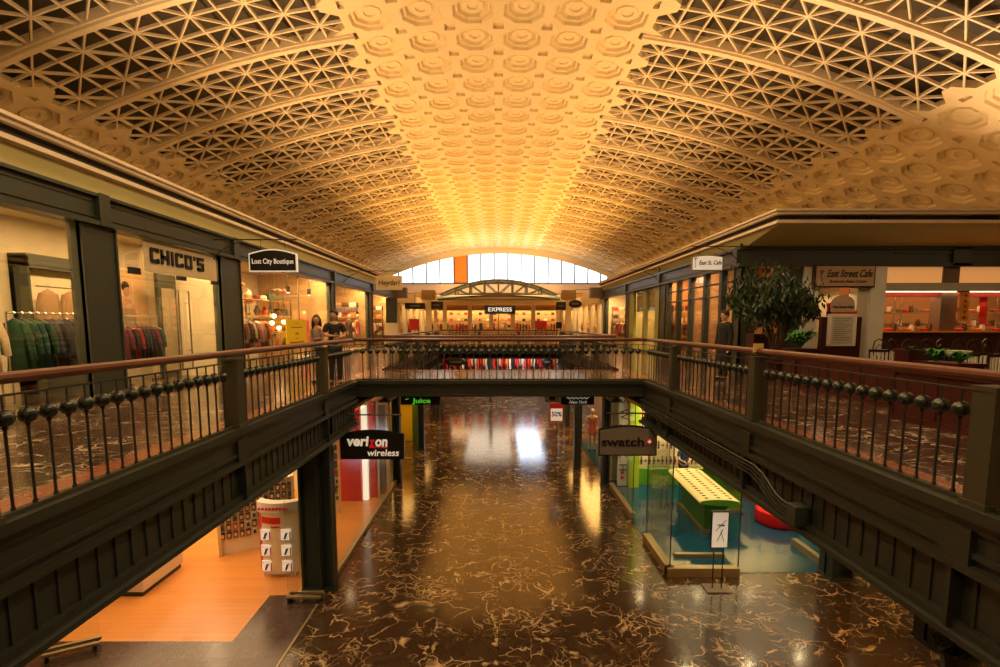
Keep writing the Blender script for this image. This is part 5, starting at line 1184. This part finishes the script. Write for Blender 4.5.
# dark shrub at the foot of the right-hand column below
t = thing('potted_shrub', 'dark leafy shrub at the foot of the column at the bottom right', 'plant', (8.35,8.45,0)); b = MB(); b.lathe([(.25,0),(.32,.4),(.28,.4)], (8.35,8.45,0), 16); part(b, 'pot', M['black'], t)
b = MB()
for i in range(900):
    a = random.random()*2*PI; rr = random.random()**.5*.48; c_ = Vector((8.35+rr*math.cos(a), 8.45+rr*math.sin(a)*.6, .45+random.random()*.9*(1-rr))); d = Vector((random.gauss(0,1),random.gauss(0,1),random.gauss(.3,1))).normalized()*.14; s_ = d.cross(Vector((.3,.5,1))).normalized()*.035; b.poly([c_,c_+d*.5+s_,c_+d,c_+d*.5-s_])
part(b, 'foliage', mat('dark_leaf', (.015,.022,.012), .5), t, recalc=False)
# ------------------------------------------------------------ far end of the upper floor
y = 26; a = at(376,290,y=y); q = at(402,276,y=y); t = hsign('cream script sign hanging above the left walkway beyond the bridge', a.x, q.x, y, a.z, q.z, q.z+.25, -7.9, mat('hey', (.70,.55,.28), .6), M['cream'], .02)
text('Heydari', 'lettering', .4, M['black'], ((a.x+q.x)/2,y-.06,(a.z+q.z)/2), (PI/2,0,0), t, .005, .004, .15, width=1.1)
p = at(392,340,y=27.5); slab('banner_stand', 'tall narrow dark banner below the cream script sign', 'banner', p.x-.3,p.x+.3,27.5,27.6,at(392,323,y=27.5).z,at(392,298,y=27.5).z,M['dark2']); slab('pedestal', 'pale pedestal under the tall dark banner', 'pedestal', p.x-.35,p.x+.35,27.4,27.7,D,at(392,323,y=27.5).z,M['cream'])
for (u0,u1,v0,v1,yy,col,lab,nm_) in ((409,419,331,319,38,'red','red sign board far along the left walkway','red_sign_board'),(535,547,329,321,52,'red','red sign board beside the glass front of the far shop','red_sign_board'),(556,562,329,322,47,'black','small black sign board far along the right walkway','black_sign_board'),(459,468,329,325,52,'red','low red table before the far shop','red_table'),(459,460,330,322,50,'dark','dark stand','dark_stand')):
    if nm_ == 'dark_stand': continue
    a = at(u0,v0,y=yy); q = at(u1,v1,y=yy); t = thing(nm_, lab, 'sign' if 'sign' in nm_ else 'table', ((a.x+q.x)/2,yy,D)); b = MB(); b.box(a.x,q.x,yy,yy+.1,a.z+.05,q.z); part(b, 'board', M[col], t, bevel=.03); b = MB(); b.box(a.x+.05,a.x+.12,yy,yy+.3,D,a.z+.05); b.box(q.x-.12,q.x-.05,yy,yy+.3,D,a.z+.05); part(b, 'stand', M['black'], t)
for (u0,u1,v0,v1,yy,el,lab) in ((405,425,309,303,42,0,'dark rectangular sign far on the left, before the brown pier'),(430,443,309,301.5,48,0,'dark arched sign beside the far shop front, left'),(556,566,310,302,48,0,'dark sign beside the far shop front, right'),(568.5,582,308,300,40,1,'dark oval sign far on the right')):
    a = at(u0,v0,y=yy); q = at(u1,v1,y=yy); c_ = (a+q)/2; t = thing('hanging_sign', lab, 'sign', c_); b = MB()
    if el: b.ball(c_, (q.x-a.x)/2, 20, 12, (1,.1,(q.z-a.z)/(q.x-a.x)))
    else: b.box(a.x,q.x,yy-.05,yy+.05,a.z,q.z)
    part(b, 'board', M['black'], t, smooth=bool(el)); b = MB(); b.box(a.x+.25*(q.x-a.x),a.x+.75*(q.x-a.x),yy-.12 if el else yy-.07,yy-.05,c_.z-.05,c_.z+.07); part(b, 'print_line', M['sgrey'], t)
    b = MB(); b.tube([(c_.x,yy,q.z-.02),(c_.x,yy,q.z+.8)], .02, 5); s_ = -1 if c_.x < 0 else 1; b.tube([(c_.x,yy,q.z+.8),(s_*8.0,yy,q.z+.8)], .02, 5); part(b, 'bracket', M['iron'], t)
# side shop fronts between the storefronts and the end shop
for s_ in (-1,1):
    S3(s_*8.0, s_*8.3, 40, 54, 8.0, 8.9, 'trim_far_side', M['cornice'])
    S3(s_*7.2, s_*8.2, 39.5, 40.2, 8.3, 9.1, 'awning_box', M['sgrey']) 
    S3(s_*(6.0), s_*7.3, 47.8, 48.4, 8.55, 9.45, 'column_pier_head', mat('pier_brown', (.42,.28,.12), .6)); S3(s_*6.4, s_*6.9, 47.9, 48.3, D, 8.55, 'column', M['cream'])
    for yy in (40.3,43.5,47,50.5,53.6): S3(s_*7.95, s_*8.3, yy, yy+.35, D, 8.0, 'column', M['cornice'])
    struct(MB().box(*sorted((s_*8.1,s_*8.13)), 40, 54, D, 8.0), 'window_pane', M['glass'])
    S3(s_*11, s_*11.1, 40, 54, D, 8.6, 'wall_shop', M['wallcream']); S3(s_*8.1, s_*11, 40, 54, 8.6, 8.7, 'ceiling_shop', M['cream']); area('shop_and_fill_light', (s_*8.8, 47, 8.5), (1.2, 12), 700, (1,.62,.25))
    rack((s_*8.9,41), (s_*8.9,53), 'long clothes rack in the far %s side window' % ('left' if s_ < 0 else 'right'))
    for i in range(26): cn = ['bright red','cream','black','orange','white','brown','navy'][(i*3+(s_ > 0)) % 7]; hang(cn, i % 2, (s_*8.9, 41.3+i*.45, D+1.7), .3, '%s garment in the far %s side window' % (cn, 'left' if s_ < 0 else 'right'), '%s clothes in the far %s side window' % (cn, 'left' if s_ < 0 else 'right'))
# end shop
YF = 54; glow = mat('shop_cream', (.80,.58,.30), .6)
S3(-12,12,YF,YF+.3,8.35,9.6,'wall_end_shop',glow); S3(-12,12,YF+3.5,YF+3.7,D,9,'wall_end_shop',glow); S3(-12,12,YF,YF+3.6,8.8,8.9,'ceiling_shop',M['cream'])
for x in (-12,-8.6,-6.0,-3.3,-1.0,1.3,3.5,6.2,8.8): S3(x,x+.45,YF,YF+.35,D,8.35,'column',glow)
S3(-12,12,YF+.1,YF+.15,D,8.35,'window_pane',M['glass'])
area('shop_and_fill_light', (0, YF+1.6, 8.7), (20, 2), 1100, (1,.60,.24)); area('shop_and_fill_light', (0, 50, 9.3), (14, 1.5), 500, (1,.66,.28), (math.radians(25),0,0))  # second lamp is added, hidden behind the truss to light the facade
a = at(484.5,314,y=53.9); q = at(515.5,305.5,y=53.9); t = thing('shop_sign', 'dark sign with glowing white letters over the far shop front', 'sign', (0,53.9,a.z)); b = MB(); b.box(a.x,q.x,53.8,53.98,a.z,q.z); part(b, 'board', M['dark'], t); text('EXPRESS', 'lettering', .6, mat('sign_glow', (1,1,1), .5, emit=(1,.92,.75), es=1.1), ((a.x+q.x)/2,53.78,(a.z+q.z)/2), (PI/2,0,0), t, .01, .0, width=2.5)
rack((-7.5,YF+1.2), (-2.2,YF+1.2), 'clothes rack in the left half of the far shop'); rack((2.2,YF+1.2), (7.5,YF+1.2), 'clothes rack in the right half of the far shop')
for i in range(30): cn = ['black','brown','bright red','beige','dark red','navy','orange','plum'][(i*3+i//4) % 8]; x_ = -7.3+i*.34 if i < 15 else 2.4+(i-15)*.34; hang(cn, i % 2, (x_, YF+1.2, D+1.62), PI/2-.3, '%s garment in the %s half of the far shop' % (cn, 'left' if i < 15 else 'right'), '%s clothes in the %s half of the far shop' % (cn, 'left' if i < 15 else 'right'))
S3(-3,3,YF+.6,YF+1.3,D,D+.1,'platform_window_slab',M['cream'])
for i, (x_, dc) in enumerate(((-1.9,(.1,.05,.04)),(-.6,(.05,.04,.04)),(.7,(.5,.35,.2)),(2.0,(.6,.03,.02)))): person('%s mannequin in %s clothes in the far shop window' % (ords[i], ['brown','black','tan','red'][i]), (x_,YF+.9,D+.1), 0, 2.0, None, None, hang_arms, dress=cloth(dc), name='mannequin', skin=MQ)
# arched truss canopy before the end shop
t = thing('arched_truss', 'grey arched truss canopy in front of the far shop', 'canopy', (0,50,8.8)); tm = mat('truss_paint', (.20,.21,.18), .45)
def tz(x, up): return (10.55-(x/6.3)**2*1.75) if up else (9.2-(x/6.3)**2*.42)
for yy in (49.6, 52.8):
    b = MB(); xs = [-6.3+12.6*i/24 for i in range(25)]
    for i in range(24):
        b.bar((xs[i],yy,tz(xs[i],1)), (xs[i+1],yy,tz(xs[i+1],1)), .14, .16); b.bar((xs[i],yy,tz(xs[i],0)), (xs[i+1],yy,tz(xs[i+1],0)), .14, .2)
    part(b, 'chord', tm, t); b = MB(); ps = [-4.2,-2.8,-1.4,0,1.4,2.8,4.2]
    for i, x_ in enumerate(ps):
        b.bar((x_,yy,tz(x_,0)), (x_,yy,tz(x_,1)), .16, .12)
        if i < 3: b.bar((ps[i+1],yy,tz(ps[i+1],0)), (x_,yy,tz(x_,1)), .14, .1)
        if i > 3: b.bar((ps[i-1],yy,tz(ps[i-1],0)), (x_,yy,tz(x_,1)), .14, .1)
    part(b, 'web_bars', tm, t)
b = MB()
for i in range(24): b.poly([(xs[i],49.6,tz(xs[i],1)+.09),(xs[i+1],49.6,tz(xs[i+1],1)+.09),(xs[i+1],52.8,tz(xs[i+1],1)+.09),(xs[i],52.8,tz(xs[i],1)+.09)])
part(b, 'roof_glass', mat('canopy_glass', (.75,.76,.72), .3), t, recalc=False); b = MB()
for i in range(24): b.poly([(xs[i],49.7,tz(xs[i],0)-.1),(xs[i+1],49.7,tz(xs[i+1],0)-.1),(xs[i+1],52.7,tz(xs[i+1],0)-.1),(xs[i],52.7,tz(xs[i],0)-.1)])
part(b, 'soffit', tm, t, recalc=False)
for s_ in (-1,1): b = MB(); b.box(s_*6.2-.15,s_*6.2+.15,49.5,49.8,D,8.85); part(b, 'support', M['cream'], t)

# shelves of folded goods along the back of the far shop, and in the middle left and right shops
def stack(cn):
    t = thing('folded_clothes', 'x', 'clothes'); b = MB(); b.box(-.2,.2,-.15,.15,0,.1); b.build('lower_garment', cloth(GC[cn]), t, world=False, bevel=.02)
    b = MB(); b.box(-.19,.19,-.14,.14,.1,.2); b.build('upper_garment', cloth(tuple(min(1,v*1.4+.02) for v in GC[cn])), t, world=False, bevel=.02); return t
stk = {}
def shelfwall(label, glab, p, q, zs, n, cols, depth=.4):
    t = thing('goods_shelf', label, 'shelf', (*p, D)); P = Vector((*p,0)); Q = Vector((*q,0)); d = Q-P; nn = Vector((d.y,-d.x,0)).normalized(); rz = math.atan2(d.y,d.x)
    for zz in zs: b = MB(); b.prism([P+Vector((0,0,zz-.05)), Q+Vector((0,0,zz-.05)), Q-nn*depth+Vector((0,0,zz-.05)), P-nn*depth+Vector((0,0,zz-.05))], (0,0,.05)); part(b, 'shelf_board', mat('shelf_tan', (.45,.24,.10), .5), t)
    for f in (0,.5,1): A = P+d*f; b = MB(); b.bar(A+Vector((0,0,D))-nn*depth, A+Vector((0,0,zs[-1]+.3))-nn*depth, .08, .06); part(b, 'upright', M['hair'], t)
    for r, zz in enumerate(zs):
        for i in range(n):
            cn = cols[(i*3+r*2) % len(cols)]; loc = P+d*((i+.5)/n)-nn*depth/2+Vector((0,0,zz))
            if cn not in stk: o = stack(cn); stk[cn] = o; o.location = loc; o.rotation_euler = (0,0,rz)
            else: o = dup(stk[cn], loc, rz)
            o.scale = (.9,.9,1.3); o['label'] = 'folded %s clothes on the %s' % (cn, glab); o['group'] = '%s clothes on the %s' % (cn, glab)
cols_ = ['dark red','cream','brown','orange','black','white','bright red','beige']
shelfwall('long goods shelf along the back of the far shop', 'back shelf of the far shop', (-9,YF+2.6), (9,YF+2.6), (D+1.2,D+1.9,D+2.6), 22, cols_)
shelfwall('goods shelf in the third left shop', 'shelf in the third left shop', (-10.6,25.0), (-10.6,31.0), (D+.9,D+1.5,D+2.1,D+2.7), 9, cols_, -.4)
shelfwall('goods shelf in the fourth left shop', 'shelf in the fourth left shop', (-10.6,32.0), (-10.6,37.5), (D+.9,D+1.5,D+2.1,D+2.7), 8, cols_, -.4)
shelfwall('goods shelf in the last right shop', 'shelf in the last right shop', (10.6,32.5), (10.6,38.5), (D+.9,D+1.5,D+2.1,D+2.7), 9, cols_, .4)
rack((-8.9,32.4), (-8.9,36.8), 'clothes rack in the fourth left shop window')
for i in range(12): cn = ['white','navy','beige','teal','cream','pink'][(i*5) % 6]; hang(cn, i % 2, (-8.9, 32.7+i*.34, D+1.66), .2, '%s garment, %s on the rack of the fourth left shop' % (cn, ords[i]), 'clothes in the fourth left shop')
rack((9.0,32.8), (9.0,38.0), 'clothes rack in the last right shop window')
for i in range(13): cn = ['black','dark red','brown','bright red','plum','beige'][(i*5) % 6]; hang(cn, i % 2, (9.0, 33.1+i*.36, D+1.66), .2, '%s garment, %s on the rack of the last right shop' % (cn, ords[i]), 'clothes in the last right shop')
# rows of small ceiling spots in the far shop
for i in range(12):
    x_ = -9+i*1.65; p = Vector((x_, YF+1.0, 8.3)); t = thing('track_spotlight', 'small glowing ceiling spot in the far shop', 'spotlight', p, group='ceiling spots of the far shop')
    b = MB(); b.lathe([(.09,-.2),(.11,0),(.04,.05)], p, 10); b.tube([p, (p.x,p.y,8.8)], .02, 5); part(b, 'can', M['black'], t); b = MB(); b.lathe([(.1,-.24),(.1,-.2)], p, 10); part(b, 'lens', M['lampw'], t)
S3(-12,12,YF+.4,YF+.5,7.7,8.35,'beam_far_shop',mat('band_orange', (.62,.27,.09), .6))

shelfwall('tall goods shelf at the end wall of the third left shop', 'end shelf of the third left shop', (-11.4,30.7), (-8.7,30.7), (D+.8,D+1.4,D+2.0,D+2.6), 6, cols_)
shelfwall('tall goods shelf at the end wall of the fourth left shop', 'end shelf of the fourth left shop', (-11.4,37.4), (-8.7,37.4), (D+.8,D+1.4,D+2.0,D+2.6), 6, cols_)
shelfwall('tall goods shelf at the end wall of the last right shop', 'end shelf of the last right shop', (8.9,39.0), (11.6,39.0), (D+.8,D+1.4,D+2.0,D+2.6), 6, cols_)
shelfwall('tall goods shelf at the end wall of the cafe bar', 'end shelf of the cafe bar', (8.6,24.5), (11.6,24.5), (D+1.0,D+1.6,D+2.2), 6, ['brown','orange','cream','dark red'])
